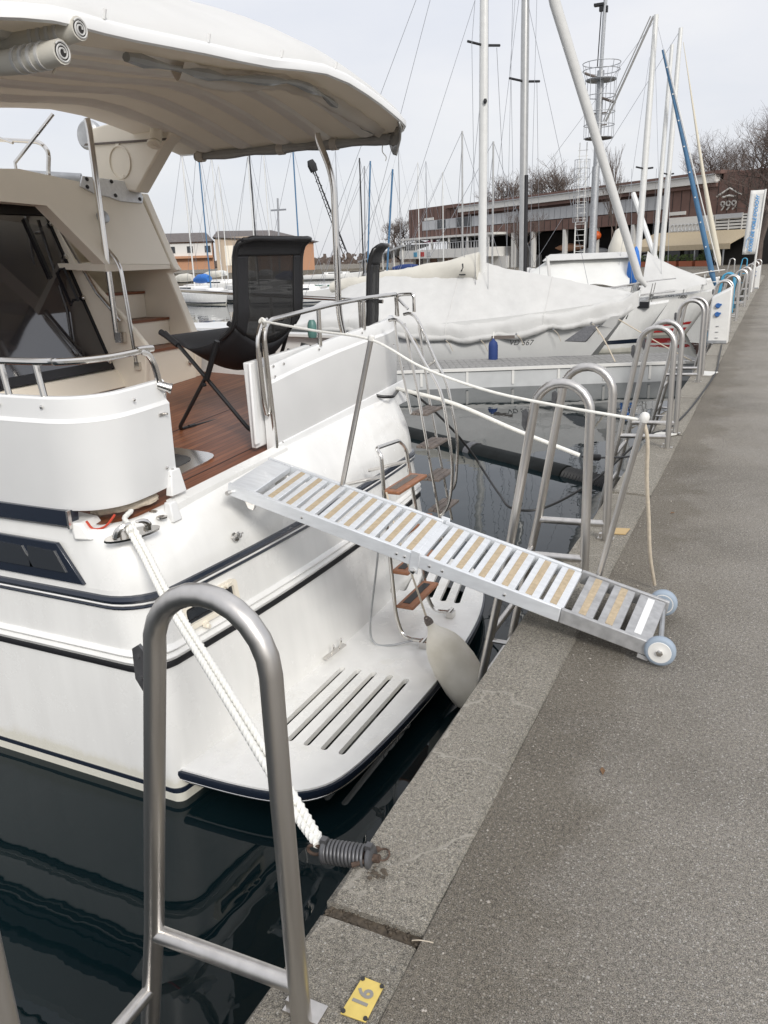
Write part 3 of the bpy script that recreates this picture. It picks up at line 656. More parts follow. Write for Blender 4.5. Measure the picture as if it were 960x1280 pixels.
# far side bulwark (low, teak capped)
b_ = MB(); b_.hexa([V(-8, 6.0, .5), V(-2.8, 6.0, .5), V(-2.8, 6.05, .5), V(-8, 6.05, .5)], [V(-8, 6.0, 1.10), V(-2.8, 6.0, .98), V(-2.8, 6.05, .98), V(-8, 6.05, 1.10)]); fb = build('bulwark', b_, gelw, yacht)
b_ = MB(); b_.hexa([V(-8, 5.93, 1.103), V(-2.8, 5.93, .983), V(-2.8, 6.08, .983), V(-8, 6.08, 1.103)], [V(-8, 5.93, 1.125), V(-2.8, 5.93, 1.005), V(-2.8, 6.08, 1.005), V(-8, 6.08, 1.125)]); build('capping', b_, gelw, fb)
b_ = MB(); b_.box((-2.95, 5.65, .78), (.35, .5, .03)); build('stern_seat', b_, oiled, yacht, bevel=.006)
b_ = MB(); b_.lathe([(.03, 0), (.035, .02), (.035, .09), (.03, .11), (.02, .13)], (-3.1, 5.3, 1.06), (0, 0, 1), 14); build('fender_cap', b_, skinring, yacht)

# canopy post with the bend
b_ = MB(); b_.tube(fil([(-3.10, 5.95, .75), (-3.218, 5.95, 1.14), (-3.212, 5.95, 2.24), (-3.335, 5.95, 2.52), (-3.335, 5.95, 2.62)], .16, 6), .026, 12); cp = build('canopy_post', b_, steel, yacht)
b_ = MB(); b_.lathe([(.05, 0), (.05, .015)], (-3.335, 5.95, 2.61), (0, 0, 1), 14); build('post_flange', b_, steel, cp)
b_ = MB(); b_.tube([(-4.777, 5.05, 1.05), (-4.788, 5.05, 2.60), (-4.797, 5.05, 2.68)], .024, 12); b_.box((-4.75, 5.06, 1.07), (.06, .07, .08)); build('canopy_post', b_, steel, yacht)

# ------------------------------------------------------------------ hardtop canopy
RIM = [(2.3, 2.50), (2.49, 2.515), (2.99, 2.53), (3.54, 2.575), (4.09, 2.61), (4.7, 2.69), (5.13, 2.685), (5.6, 2.62), (5.93, 2.555), (6.25, 2.50)]
YN, YF, XA, XF = 2.46, 6.17, -2.60, -4.85
def canp(u, v):   # u aft->fore, v near->far
    y = lerp(YN, YF, v); x = lerp(XA, XF, u)
    ry = max(0, abs(v-.5)*2-.86)/.14; rx = max(0, .1-u)/.1
    if ry > 0 and rx > 0: x -= .18*ry**2*rx; 
    return x, y
def under(u, v):
    x, y = canp(u, v); z = tab(RIM, y)+.02*u
    z += .06*sin(pi*min(1, u*1.0))*sin(pi*v)
    return V(x, y, z)
def topz(u, v):
    p = under(u, v); d = min(u*2.2, min(v, 1-v)*3.0, 2.0)
    return V(p.x, p.y, p.z+.035+.44*min(1, d/1.0)**.62)
us = [0, .01, .03, .06, .1, .16, .24, .34, .46, .58, .7, .82, .92, 1]
vs_ = [0, .01, .025, .05, .08, .12, .17, .23, .3, .38, .46, .54, .62, .7, .77, .83, .88, .92, .95, .975, .99, 1]
def gridm(fn):
    b2 = MB(); b2.loft([[fn(u, v) for v in vs_] for u in us]); return b2
can = build('hardtop', gridm(topz), roofc, yacht, smooth=60)
build('canopy_lining', gridm(lambda u, v: under(u, v)+V(0, 0, .0)), clothu, can, smooth=60)
edge = [under(0, v) for v in vs_]; side = [under(u, 1) for u in us[1:]]; nside = [under(u, 0) for u in us[1:]]
loop = nside[::-1]+edge+side
b_ = MB(); b_.loft([[p+V(0, 0, -.012) for p in loop], [p+(V(p.x+3.7, p.y-4.3, 0).normalized()*.02)+V(0, 0, -.006) for p in loop], [p+(V(p.x+3.7, p.y-4.3, 0).normalized()*.022)+V(0, 0, .03) for p in loop], [p+V(0, 0, .05) for p in loop]], ); build('canopy_rim', b_, gelw, can, smooth=50)
for u in (.17, .34, .51, .68, .85):
    b_ = MB(); b_.loft([[under(u-.034, v)+V(0, 0, .002), under(u-.022, v)+V(0, 0, -.02), under(u, v)+V(0, 0, -.026), under(u+.022, v)+V(0, 0, -.02), under(u+.034, v)+V(0, 0, .002)] for v in vs_[1:-1]], cap=True); build('canopy_beam', b_, beamc, can, smooth=30)
b_ = MB()
for v in (.12, .31, .49, .66): p = under(0, v); b_.tube([p+V(0, 0, .05), p+V(.012, 0, .085)], .008, 6)
build('rim_stud', b_, gelw, can)['kind'] = 'stuff'
# rolled vinyl curtain along the aft edge and the far edge
def cur(v, s):
    p = under(.02+.09*(1-abs(v-.5)), v); sag = .03+.05*sin(pi*v)+.012*sin(17*v)
    return p+V(-.02-.10*s, 0, -.01-sag*sin(pi*s)-.02*s)
b_ = MB(); b_.loft([[cur(v/30*.62+.34, s/8)+V(.0, 0, .006*sin(v*2.1+s)) for s in range(9)] for v in range(31)]); build('aft_curtain', b_, clothu, can, smooth=60)
b_ = MB(); P = [under(.10+.02*sin(9*v/20), .22+.72*v/20)+V(0, 0, -.035-.02*sin(pi*v/20)) for v in range(21)]; b_.tube(P, .022, 8, rad=[.022+.010*sin(v*1.7)+.004*sin(v*3.1) for v in range(21)]); build('rolled_vinyl', b_, vinyl, can)
b_ = MB(); P = [under(u, .985)+V(0, 0, -.045) for u in [.05+.045*k for k in range(20)]]; b_.tube(P, .035, 10, rad=[.036+.007*sin(k*1.3) for k in range(20)]); sd = build('side_curtain', b_, vinyl, can)
for u in (.30, .52, .88):
    b_ = MB(); p = under(u, .985)+V(0, 0, -.045); b_.tube([p+V(-.03, 0, 0), p+V(.03, 0, 0)], .046, 12); build('curtain_strap', b_, clothu, sd)
b_ = MB(); b_.loft([[V(-2.60, 5.86, 2.56), V(-2.66, 5.98, 2.57), V(-2.74, 6.1, 2.53), V(-2.85, 6.15, 2.53)], [V(-2.60, 5.90, 2.52), V(-2.65, 5.99, 2.51), V(-2.74, 6.08, 2.48), V(-2.83, 6.13, 2.49)], [V(-2.64, 5.97, 2.45), V(-2.66, 6.0, 2.45), V(-2.73, 6.05, 2.43), V(-2.79, 6.09, 2.46)], [V(-2.70, 6.02, 2.355), V(-2.70, 6.025, 2.35), V(-2.73, 6.04, 2.36), V(-2.75, 6.05, 2.39)]]); build('curtain_tip', b_, vinyl, can, smooth=60, solid=.012)
b_ = MB(); b_.tube(spl([(-2.86, 6.13, 2.46), (-2.86, 6.12, 2.40), (-2.83, 6.12, 2.36), (-2.835, 6.12, 2.33)], 4), .004, 5); build('curtain_tie', b_, rope_w, can)
# rolled side awnings at the near corner (two rolls with bands)
for (z, x1, r, yy) in ((2.505, -2.585, .044, 2.745), (2.42, -2.64, .047, 2.69)):
    b_ = MB(); n_ = 26; P = [V(lerp(-4.6, x1, k/n_), yy, z+.004*sin(k)) for k in range(n_+1)]
    b_.tube(P, r, 14, rad=[r*(1+.05*sin(k*2.3)) for k in range(n_+1)]); ro = build('rolled_awning', b_, canvas_b, can, smooth=60)
    b_ = MB()
    for q in range(4): b_.tube([(x1-.10-.045*q, yy, z), (x1-.085-.045*q, yy, z)], r*1.13, 16)
    build('roll_band', b_, canvas_t, ro)
    b_ = MB(); b_.tube([V(x1+.004, yy+cos(a)*r*(.25+.09*a/2.2), z+sin(a)*r*(.25+.09*a/2.2)) for a in [k*.35 for k in range(44)]], .004, 5); build('roll_spiral', b_, canvas_t, ro)
    b_ = MB(); b_.lathe([(r*.8, 0), (r*.7, .002)], (x1+.001, yy, z), (1, 0, 0), 16); build('roll_core', b_, darkin, ro)
b_ = MB(); b_.tube(spl([(-2.72, 2.72, 2.47), (-2.73, 2.73, 2.42), (-2.72, 2.73, 2.39), (-2.735, 2.72, 2.36)], 4), .005, 5); b_.lathe([(.012, 0), (.014, .012), (.005, .02)], (-2.725, 2.73, 2.385), (0, 0, 1), 8); build('curtain_tie', b_, rope_b, can)

# ------------------------------------------------------------------ flybridge, arch, stairs, door
def px_(z): return -4.87-.40*(z-1.92)
def pp_(y, z): return V(px_(z), y, z)
ov = MB(); poly = [(4.0, 2.27), (4.55, 2.31), (5.12, 2.255), (5.74, 2.20), (5.77, 1.62), (4.99, 1.64), (4.66, 2.06), (4.0, 2.08)]
ov.prism([pp_(y, z) for y, z in poly], (-.12, 0, 0)); build('flybridge_panel', ov, cream, yacht, smooth=20)
b_ = MB(); b_.hexa([V(-4.75, 4.99, 1.58), V(-4.75, 5.77, 1.585), V(-5.4, 5.77, 1.62), V(-5.4, 4.99, 1.62)], [V(-4.752, 4.99, 1.638), V(-4.752, 5.765, 1.618), V(-5.4, 5.77, 1.66), V(-5.4, 4.99, 1.66)]); build('stair_header', b_, cream, yacht)
b_ = MB(); b_.prism([(-4.985, 5.775, 2.21), (-4.74, 5.775, 1.62), (-4.70, 5.775, 1.57), (-4.80, 5.775, 1.55), (-4.56, 5.775, .94), (-4.62, 5.775, .60), (-5.9, 5.775, .6), (-5.9, 5.775, 2.2)], (0, .09, 0)); build('side_wing', b_, cream, yacht, smooth=20, bevel=.012)
# stairs
b_ = MB(); b_.prism([(-4.53, 5.10, 1.0), (-4.60, 5.10, .60), (-5.9, 5.10, .6), (-5.9, 5.10, 2.0), (-5.35, 5.10, 2.0), (-5.17, 5.10, 1.66), (-4.95, 5.10, 1.43), (-4.70, 5.10, 1.19)], (0, .05, 0)); build('stair_stringer', b_, cream, yacht, smooth=20, bevel=.012)
lastx = -4.60
for k, (x, z) in enumerate(((-4.60, .96), (-4.84, 1.185), (-5.08, 1.41))):
    b_ = MB(); b_.box(((x-5.9)/2, 5.46, z-.13 if k else z-.20), (5.9+x, .62, .20 if k else .34)); st = build('stair_step', b_, cream, yacht, smooth=0)
    b_ = MB(); b_.box((x-.10, 5.46, z-.018), (.23, .615, .022)); build('step_tread', b_, teak, st)
b_ = MB(); b_.box((-5.9, 5.0, 1.4), (.05, 1.7, 1.7)); build('stairwell_back', b_, cream, yacht)
b_ = MB(); b_.lathe([(.022, 0), (.026, .006), (.016, .01)], (-4.578, 5.68, .80), (1, 0, 0), 12); build('drain_fitting', b_, steel, yacht)
# door of smoked acrylic in a slanted frame
def dx_(z): return -4.90-.41*(z-.80)
def dp(y, z, o=0): return V(dx_(z)+o, y, z)
b_ = MB(); b_.hexa([dp(2.9, .80), dp(5.15, .81), dp(5.15, .81, -.03), dp(2.9, .80, -.03)], [dp(2.9, 2.05), dp(5.14, 2.085), dp(5.14, 2.085, -.03), dp(2.9, 2.05, -.03)]); dr = build('cabin_door', b_, smoked, yacht, smooth=0)
b_ = MB()
def bar(ya, za, yb, zb_, w, o=.012, d=.02):
    a, c_ = dp(ya, za, o), dp(yb, zb_, o); n_ = V(1, 0, .41).normalized(); dd = (c_-a).normalized(); s_ = n_.cross(dd)*w/2
    b_.hexa([a-s_, a+s_, a+s_-n_*d, a-s_-n_*d], [c_-s_, c_+s_, c_+s_-n_*d, c_-s_-n_*d])
bar(5.115, .81, 5.115, 2.08, .06); bar(2.9, 2.055, 5.14, 2.07, .08); bar(2.9, .84, 5.14, .85, .07); bar(3.95, .8, 3.95, 2.06, .05); bar(4.85, 1.55, 4.85, 2.0, .03, .02)
build('door_frame', b_, black, dr, smooth=0)
b_ = MB()
for y, z in ((5.09, 1.96), (5.09, 1.70), (5.09, 1.38), (5.06, .87)): b_.lathe([(.022, 0), (.022, .015), (.012, .022)], dp(y, z, .012), (1, 0, .41), 10)
build('door_knob', b_, steel, dr)
b_ = MB(); b_.tube([dp(4.99, 1.62, .05), dp(4.99, 1.36, .05)], .012, 8); b_.tube([dp(4.99, 1.61, .0), dp(4.99, 1.61, .05)], .01, 6); b_.tube([dp(4.99, 1.37, .0), dp(4.99, 1.37, .05)], .01, 6); build('door_handle', b_, black, dr)
b_ = MB(); b_.hexa([V(-4.82, 2.9, .62), V(-4.80, 5.12, .66), V(-5.1, 5.12, .66), V(-5.1, 2.9, .62)], [V(-4.87, 2.9, .79), V(-4.87, 5.12, .80), V(-5.1, 5.12, .80), V(-5.1, 2.9, .79)]); build('door_sill', b_, cream, yacht, bevel=.01)
b_ = MB(); b_.box((-7.4, 4.2, 1.3), (3.6, 2.6, 1.6)); b_.box((-7.4, 4.2, 2.16), (4.2, 2.9, .12)); build('cabin', b_, cream, yacht, bevel=.05)
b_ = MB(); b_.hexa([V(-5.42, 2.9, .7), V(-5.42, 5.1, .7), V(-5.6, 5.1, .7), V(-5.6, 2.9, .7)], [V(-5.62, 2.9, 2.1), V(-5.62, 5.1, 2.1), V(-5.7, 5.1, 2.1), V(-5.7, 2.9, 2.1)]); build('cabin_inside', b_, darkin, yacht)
# radar arch leg
b_ = MB(); b_.prism([(-4.47, 5.6, 2.60), (-4.56, 5.6, 2.54), (-4.89, 5.6, 2.20), (-5.31, 5.6, 2.285), (-5.36, 5.6, 2.61), (-5.33, 5.6, 2.72), (-4.9, 5.6, 2.76), (-4.5, 5.6, 2.68)], (0, .16, 0)); ar = build('radar_arch', b_, cream, yacht, smooth=20, bevel=.015)
b_ = MB(); b_.hexa([V(-5.38, 5.585, 2.595), V(-4.53, 5.585, 2.565), V(-4.53, 5.599, 2.565), V(-5.38, 5.599, 2.595)], [V(-5.36, 5.585, 2.61), V(-4.51, 5.585, 2.58), V(-4.51, 5.599, 2.58), V(-5.36, 5.599, 2.61)]); build('arch_seam', b_, greyteak, ar)
b_ = MB(); b_.tube([V(-5.02+.11*cos(a), 5.594, 2.44+.125*sin(a)) for a in [2*pi*k/28 for k in range(28)]], .007, 6, closed=True); b_.lathe([(.02, 0), (.02, .01)], (-5.02, 5.598, 2.58), (0, -1, 0), 10); b_.lathe([(.01, 0), (.01, .012)], (-5.0, 5.598, 2.33), (0, -1, 0), 8); build('inspection_cover', b_, cream, ar)
b_ = MB(); b_.prism([pp_(y, z)+V(.004, 0, 0) for y, z in ((5.14, 2.30), (5.74, 2.29), (5.76, 2.17), (5.72, 2.12), (5.46, 2.125), (5.36, 2.15), (5.2, 2.17), (5.07, 2.22))], (.012, 0, .004)); sp = build('arch_plate', b_, alu, ar, bevel=.003)
b_ = MB()
for y, z in ((5.17, 2.275), (5.44, 2.275), (5.71, 2.265), (5.14, 2.215), (5.42, 2.165), (5.70, 2.15)): b_.lathe([(.016, 0), (.016, .008), (.008, .012)], pp_(y, z)+V(.016, 0, .004), (1, 0, .4), 10)
build('plate_bolt', b_, black, sp)
b_ = MB(); b_.lathe([(.05, 0), (.05, .04), (.03, .05)], pp_(5.17, 1.985)+V(-.0, 0, 0), (1, 0, .4), 16); b_.lathe([(.03, .05), (.02, .055)], pp_(5.17, 1.985), (1, 0, .4), 12); build('horn_speaker', b_, galv, yacht)
b_ = MB(); b_.lathe([(.11, 0), (.12, .02), (.12, .07), (.10, .09)], (-5.46, 5.8, 2.70), (0, -1, 0), 24); build('radar_dome', b_, galv, yacht)
b_ = MB(); b_.tube([(-4.56, 5.55, 2.66), (-4.55, 5.5, 2.55)], .05, 12); b_.lathe([(.055, 0), (.055, .02), (.03, .025)], (-4.545, 5.48, 2.535), (.1, -.5, -1), 14); b_.lathe([(.028, 0), (.028, .004)], (-4.54, 5.468, 2.505), (.1, -.5, -1), 12); build('deck_light', b_, cream, yacht)
# stair rail and flybridge rails
b_ = MB(); b_.tube(fil([(-6.6, 5.1, 2.72), (-5.795, 5.1, 2.625), (-5.361, 5.1, 2.572), (-5.28, 5.1, 2.50), (-5.335, 5.1, 2.292), (-4.699, 5.1, 1.634), (-4.65, 5.1, .84)], .09, 5), .017, 10); b_.box((-4.63, 5.1, .84), (.05, .06, .06)); build('stair_rail', b_, steel, yacht)
b_ = MB(); b_.tube([(-5.33, 5.07, 2.054), (-4.951, 5.07, 1.422), (-4.734, 5.07, 1.199)], .014, 8); b_.tube([(-5.28, 5.07, 1.97), (-5.19, 5.12, 2.06)], .012, 8); build('stair_rail', b_, steel, yacht)
b_ = MB(); b_.tube([(-7.5, 4.2, 2.52), (-5.42, 5.55, 2.33)], .05, 12); b_.tube([(-7.5, 4.2, 2.44), (-5.42, 5.55, 2.27)], .02, 8); build('flybridge_rail', b_, galv, yacht)
b_ = MB(); b_.tube([(-5.5, 4.95, 2.30), (-5.5, 4.95, 2.42), (-5.2, 5.12, 2.76)], .014, 8); b_.tube([(-6.4, 5.0, 2.86), (-5.6, 5.05, 2.58)], .012, 8); build('rail_brace', b_, steel, yacht)
b_ = MB(); b_.hexa([V(-3.75, 4.55, 2.9), V(-3.75, 4.7, 2.9), V(-3.95, 4.7, 2.9), V(-3.95, 4.55, 2.9)], [V(-3.45, 4.75, 4.2), V(-3.45, 4.9, 4.2), V(-3.6, 4.9, 4.2), V(-3.6, 4.75, 4.2)]); build('signal_mast', b_, cream, yacht, bevel=.02)
# ================================================================== GANGWAY
GA0, GA1 = V(-2.513, 3.327, .50), V(-2.629, 3.909, .50)     # deck end, near / far corner of the top
GB0, GB1 = V(-.325, 3.085, .095), V(-.313, 3.536, .10)      # quay end
gang = thing('gangway', tuple((GB0+GB1)/2), 'pale aluminium folding gangway sloping from the yacht stern down to wheels on the quay', 'gangway')
def G(s, w, h=0):
    n_ = V(.17, .0, .985); return lerp(lerp(GA0, GA1, w), lerp(GB0, GB1, w), s)+n_*h
def gbox(s0, s1, w0, w1, h0, h1, mb_=None):
    mb_ = mb_ or MB(); mb_.hexa([G(s0, w0, h0), G(s1, w0, h0), G(s1, w1, h0), G(s0, w1, h0)], [G(s0, w0, h1), G(s1, w0, h1), G(s1, w1, h1), G(s0, w1, h1)]); return mb_
HG = .515; SP = .835
for w0, w1 in ((0, .045), (.955, 1)):
    build('side_rail', gbox(0, HG-.003, w0, w1, -.066, 0), alu, gang, bevel=.004)
    build('side_rail', gbox(HG+.003, SP, w0, w1, -.066, 0), alu, gang, bevel=.004)
    build('side_rail', gbox(SP+.001, 1.012, w0, w1, -.066, 0), alug, gang, bevel=.004)
build('end_plate', gbox(.004, .075, .055, .945, -.04, -.004), alu, gang, bevel=.004)
def slat(s, m, tip=True):
    wd = .0212
    o = build('slat', gbox(s-wd, s+wd, .055, .945, -.032, -.008), m, gang, bevel=.003)
    build('grip_strip', gbox(s-.0068, s+.0068, .075, .925, -.008, -.0055), tan, o)
for k in range(8): slat(.118+.0535*k, alu)
for k in range(6): slat(.560+.0512*k, alu if k < 5 else alu)
for s in (.874, .926): slat(s, alug)
build('end_plate', gbox(.957, 1.006, .055, .945, -.03, -.006), alug, gang, bevel=.003)
build('worn_strip', gbox(.973, .986, .10, .90, -.006, -.004), gelw, gang)
# fold hinge on both rails
for w in (-.012, 1.0):
    b_ = gbox(HG-.011, HG+.011, w, w+.010, -.095, .015); build('hinge', b_, alu, gang, bevel=.003)
    b_ = MB(); b_.lathe([(.014, 0), (.014, .012), (.007, .016)], G(HG, w-.002 if w < 0 else w+.012, -.083), (0, -1 if w < 0 else 1, 0), 10); build('hinge_bolt', b_, steel, gang)
build('hinge_bar', gbox(HG-.012, HG+.014, .055, .945, -.03, -.012), alu, gang)
b_ = gbox(.018, .022, .1, .9, -.06, -.045)
b_.lathe([(.012, 0), (.012, .03)], G(.008, 0, -.045), (0, -1, 0), 10); build('deck_pin', b_, steel, gang)
b_ = MB()
for w in (.12, .82):
    b_ = MB(); b_.hexa([G(.02, w, -.04), G(.075, w, -.04), G(.075, w+.06, -.04), G(.02, w+.06, -.04)], [G(.05, w, -.13), G(.065, w, -.13), G(.065, w+.06, -.13), G(.05, w+.06, -.13)]); build('deck_bracket', b_, steel, gang)
b_ = MB()
for s in (.22, .47, .49, .55, .58, .72): b_.lathe([(.007, 0), (.007, .004), (.003, .006)], G(s, 0, -.034), (0, -1, 0), 8)
stuff(build('rivets', b_, steel, gang))
# wheels
for y, sg, cx0 in ((3.105, -1, (-.272, 3.085, .062)), (3.56, 1, (-.318, 3.575, .062))):
    c0 = V(*cx0); w = V(0, sg, 0)
    wh = MB(); wh.lathe([(.030, -.02), (.053, -.018), (.061, -.012), (.062, 0), (.061, .012), (.053, .018), (.046, .019)], c0, w, 28); tyre = build('wheel', wh, rubber, gang, smooth=50)
    b_ = MB(); b_.lathe([(.046, -.019), (.049, .016), (.044, .021), (.02, .019), (.012, .024)], c0, w, 24); build('rim', b_, whitep, tyre, smooth=40)
    b_ = MB(); b_.lathe([(.014, .02), (.014, .027), (.006, .03)], c0, w, 6); b_.box(c0+w*.029, (.018, .004, .006)); build('axle_nut', b_, steel, tyre)
b_ = MB(); b_.tube([(-.272, 3.085, .062), (-.318, 3.575, .062)], .012, 8); build('axle', b_, galv, gang)
for w0, w1 in ((.955, 1.0), (0, .045)): build('axle_bracket', gbox(.99, 1.010, w0, w1, -.085, -.067), alug, gang)
# two stanchions
st1 = [(-2.085, 3.80, .405), (-1.872, 3.80, 1.212)]; st2 = [(-.625, 3.60, .11), (-.46, 3.60, .90)]
for P in (st1, st2):
    b_ = MB(); b_.tube(P, .0145, 10); s_ = build('stanchion', b_, brushed, gang)
    b_ = MB(); d = (V(P[1])-V(P[0])).normalized(); b_.lathe([(.018, -.012), (.022, .0), (.022, .016), (.015, .028), (.006, .032)] if P is st2 else [(.016, -.01), (.018, .0), (.016, .014), (.006, .02)], P[1], d, 14); build('knob', b_, whitep, s_)
b_ = MB(); b_.box((-.70, 4.56, .004), (.13, .05, .008), Matrix.Rotation(.4, 3, 'Z')); 
# ropes -----------------------------------------------------------------------------
def rope(name, P, r, m, label, n=8, lob=0, tw=0, sm=8):
    b2 = MB(); b2.tube(spl(P, sm), r, n, lobes=lob, twist=tw); return tag(build(name, b2, m), label, 'rope')
rope('hand_rope', [(-2.735, 4.10, 1.275), (-2.3, 3.96, 1.235), (-1.872, 3.80, 1.205), (-1.55, 3.72, 1.08), (-1.2, 3.68, .985), (-.85, 3.64, .935), (-.46, 3.60, .895)], .007, rope_w, 'thin white hand rope strung from the yacht rail over both gangway stanchions')
rope('hanging_line', [(-.46, 3.60, .89), (-.44, 3.61, .80), (-.438, 3.66, .62), (-.425, 3.73, .40), (-.415, 3.80, .2), (-.395, 3.90, .012)], .0085, rope_b, 'frayed beige line hanging from the quay-end gangway stanchion to the ground', sm=6)
b_ = MB(); b_.tube(spl([(-2.735, 4.10, 1.29), (-2.715, 4.10, 1.27), (-2.735, 4.12, 1.245), (-2.755, 4.10, 1.27)], 5, True), .009, 6, closed=True)
build('knot', b_, rope_w, bpy.data.objects['hand_rope'])
# big white mooring line, two strands, down to the spring
A = [V(-2.66, 2.73, .435), V(-2.52, 2.66, .365), V(-2.2, 2.43, .29), V(-1.7, 2.09, .185), V(-1.2, 1.75, .055), V(-1.02, 1.62, .01)]
for o_ in ((-.007, -.011, 0), (.007, .011, .004)):
    b_ = MB(); b_.tube(spl([p+V(*o_)*(1 if i < 5 else .5)+V(0, 0, -.05*sin(pi*i/5)) for i, p in enumerate(A)], 110), .0125, 12, lobes=3, twist=78)
    tag(build('mooring_rope', b_, rope_w, smooth=60), ('left strand of the doubled thick white mooring rope running to the coil spring', 'right strand of the doubled thick white mooring rope running to the coil spring')[o_[0] > 0], 'rope', 'two strands of the doubled white mooring rope')
b_ = MB(); b_.tube(spl([(-2.62, 2.70, .42), (-2.66, 2.73, .44), (-2.73, 2.78, .45), (-2.76, 2.86, .46)], 6), .0125, 10, lobes=3, twist=78); tag(build('cleat_turn', b_, rope_w), 'white rope end wrapped through the near stern cleat towards the cockpit', 'rope')
spr = thing('mooring_spring', (-.95, 1.62, 0), 'dark grey coil mooring spring hanging at the kerb edge below the white rope', 'spring')
e0, e1 = V(-1.005, 1.615, -.005), V(-.83, 1.635, .01); dd = (e1-e0).normalized(); u = dd.orthogonal().normalized(); w = dd.cross(u); P = []
for k in range(11*14+1):
    a = 2*pi*k/14; s_ = .008+.125*k/(11*14); P.append(e0+dd*s_+(u*cos(a)+w*sin(a))*.030)
b_ = MB(); b_.tube(P, .0052, 7); build('coil', b_, springm, spr, smooth=60)
b_ = MB(); b_.tube([e0+dd*-.01, e0+dd*.17], .012, 10); build('core_rod', b_, rust, spr)
for s_ in (.003, .14): b_ = MB(); b_.lathe([(.033, -.004), (.036, 0), (.036, .008), (.03, .012)], e0+dd*s_, dd, 16); b_.box(e0+dd*s_+V(0, 0, .036), (.018, .02, .016)); build('end_washer', b_, springm, spr)
b_ = MB(); b_.tube([e0+dd*(-.028)+(dd*cos(a)*.022+V(0, 0, 1)*sin(a)*.016) for a in [2*pi*k/14 for k in range(14)]], .005, 6, closed=True); build('shackle', b_, rust, spr)
anc = thing('mooring_ring', (-.86, 1.66, 0), 'rusty iron ring and pin set in the kerb beside the coil spring', 'ring')
b_ = MB(); b_.tube([V(-.842+.024*cos(a), 1.655+.022*sin(a), .008+.004*sin(2*a)) for a in [2*pi*k/18 for k in range(18)]], .0028, 6, closed=True); build('ring', b_, rust, anc)
b_ = MB(); b_.tube([(-.90, 1.585, .006), (-.87, 1.61, .010), (-.84, 1.64, .012)], .007, 8); b_.lathe([(.011, 0), (.009, .006), (.004, .009)], (-.862, 1.672, .002), (0, 0, 1), 9); build('pin', b_, rust, anc)
b_ = MB()
for q in range(16): b_.lathe([(random.uniform(.003, .010), 0), (.002, .0016)], (-.825+random.gauss(0, .014), 1.59+random.gauss(0, .012), .0005*(q % 3)), (0, 0, 1), 9)
build('rust_bleed', b_, soil, anc)

# second mooring line with its spring (far side)
rope('mooring_rope', [(-2.70, 5.92, .60), (-2.2, 5.90, .50), (-1.7, 5.90, .32), (-1.20, 5.90, .155)], .016, rope_w, 'white mooring rope running from the far stern corner over the water behind the second ladder', n=10, lob=0)
sp2 = thing('mooring_spring', (-1.1, 6.0, 0), 'small black coil spring at the end of the far white mooring rope', 'spring')
P = []; e0 = V(-1.17, 5.93, .14); dd = V(.10, .42, -.10).normalized(); u = dd.orthogonal().normalized(); w = dd.cross(u)
for k in range(121): a = 2*pi*k/10; P.append(e0+dd*(.22*k/120+.05)+(u*cos(a)+w*sin(a))*.022)
b_ = MB(); b_.tube(P, .005, 5); build('coil', b_, black, sp2)
b_ = MB(); b_.tube(spl([e0-dd*.04, e0+dd*.3, V(-.95, 6.7, -.02), V(-.88, 6.95, -.02)], 6), .008, 6); build('tail', b_, black, sp2)
# shore power cable
b_ = MB(); b_.tube(spl([(-2.76, 6.0, .58), (-2.60, 6.12, .50), (-2.38, 6.3, .22), (-2.25, 6.5, -.05), (-2.14, 6.49, -.20), (-1.9, 6.15, -.28), (-1.70, 5.86, -.30), (-1.45, 5.9, -.28), (-1.2, 6.5, -.20), (-.98, 7.2, -.03), (-.88, 7.5, .012), (-.78, 7.75, .008), (-.70, 8.5, .008), (-.64, 10.0, .008), (-.61, 11.8, .008), (-.66, 13.2, .008), (-.74, 15.3, .008)], 8), .010, 7)
tag(build('power_cable', b_, hose), 'black shore power cable drooping over the water, then along the kerb to the pedestal', 'cable')
# fender with its lines -------------------------------------------------------------
fe = thing('boat_fender', (-1.5, 4.05, -.8), 'worn cream teardrop fender hanging between the swim platform and the quay edge', 'fender')
ax = V(.54, .0, -.84).normalized(); f0 = V(-1.664, 4.05, -.50)
b_ = MB(); b_.lathe([(.018, -.03), (.024, 0), (.04, .03), (.075, .07), (.105, .12), (.122, .17), (.136, .27), (.137, .40), (.122, .49), (.08, .56), (.02, .59)], f0, ax, 28); build('body', b_, fendm, fe, smooth=70)
b_ = MB(); b_.lathe([(.022, -.045), (.026, -.03), (.026, -.012), (.02, -.005)], f0, ax, 12); b_.tube([f0-ax*.045+V(.016*cos(a), 0, .016*sin(a)) for a in [2*pi*k/12 for k in range(12)]], .006, 6, closed=True); build('eye', b_, greyteak, fe)
rope('fender_line', [f0-ax*.05, (-1.83, 4.15, -.22), (-1.97, 4.25, .0), (-2.09, 4.38, .20)], .0065, rope_b, 'thin grey line holding the cream fender, tied to the boarding ladder')
rope('slack_line', [(-2.14, 4.40, .10), (-2.155, 4.35, -.25), (-2.2, 4.30, -.70), (-2.16, 4.28, -.82), (-2.05, 4.30, -.822), (-1.94, 4.36, -.80), (-1.87, 4.42, -.80)], .007, galv, 'slack grey line looped down beside the boarding ladder onto the swim platform')

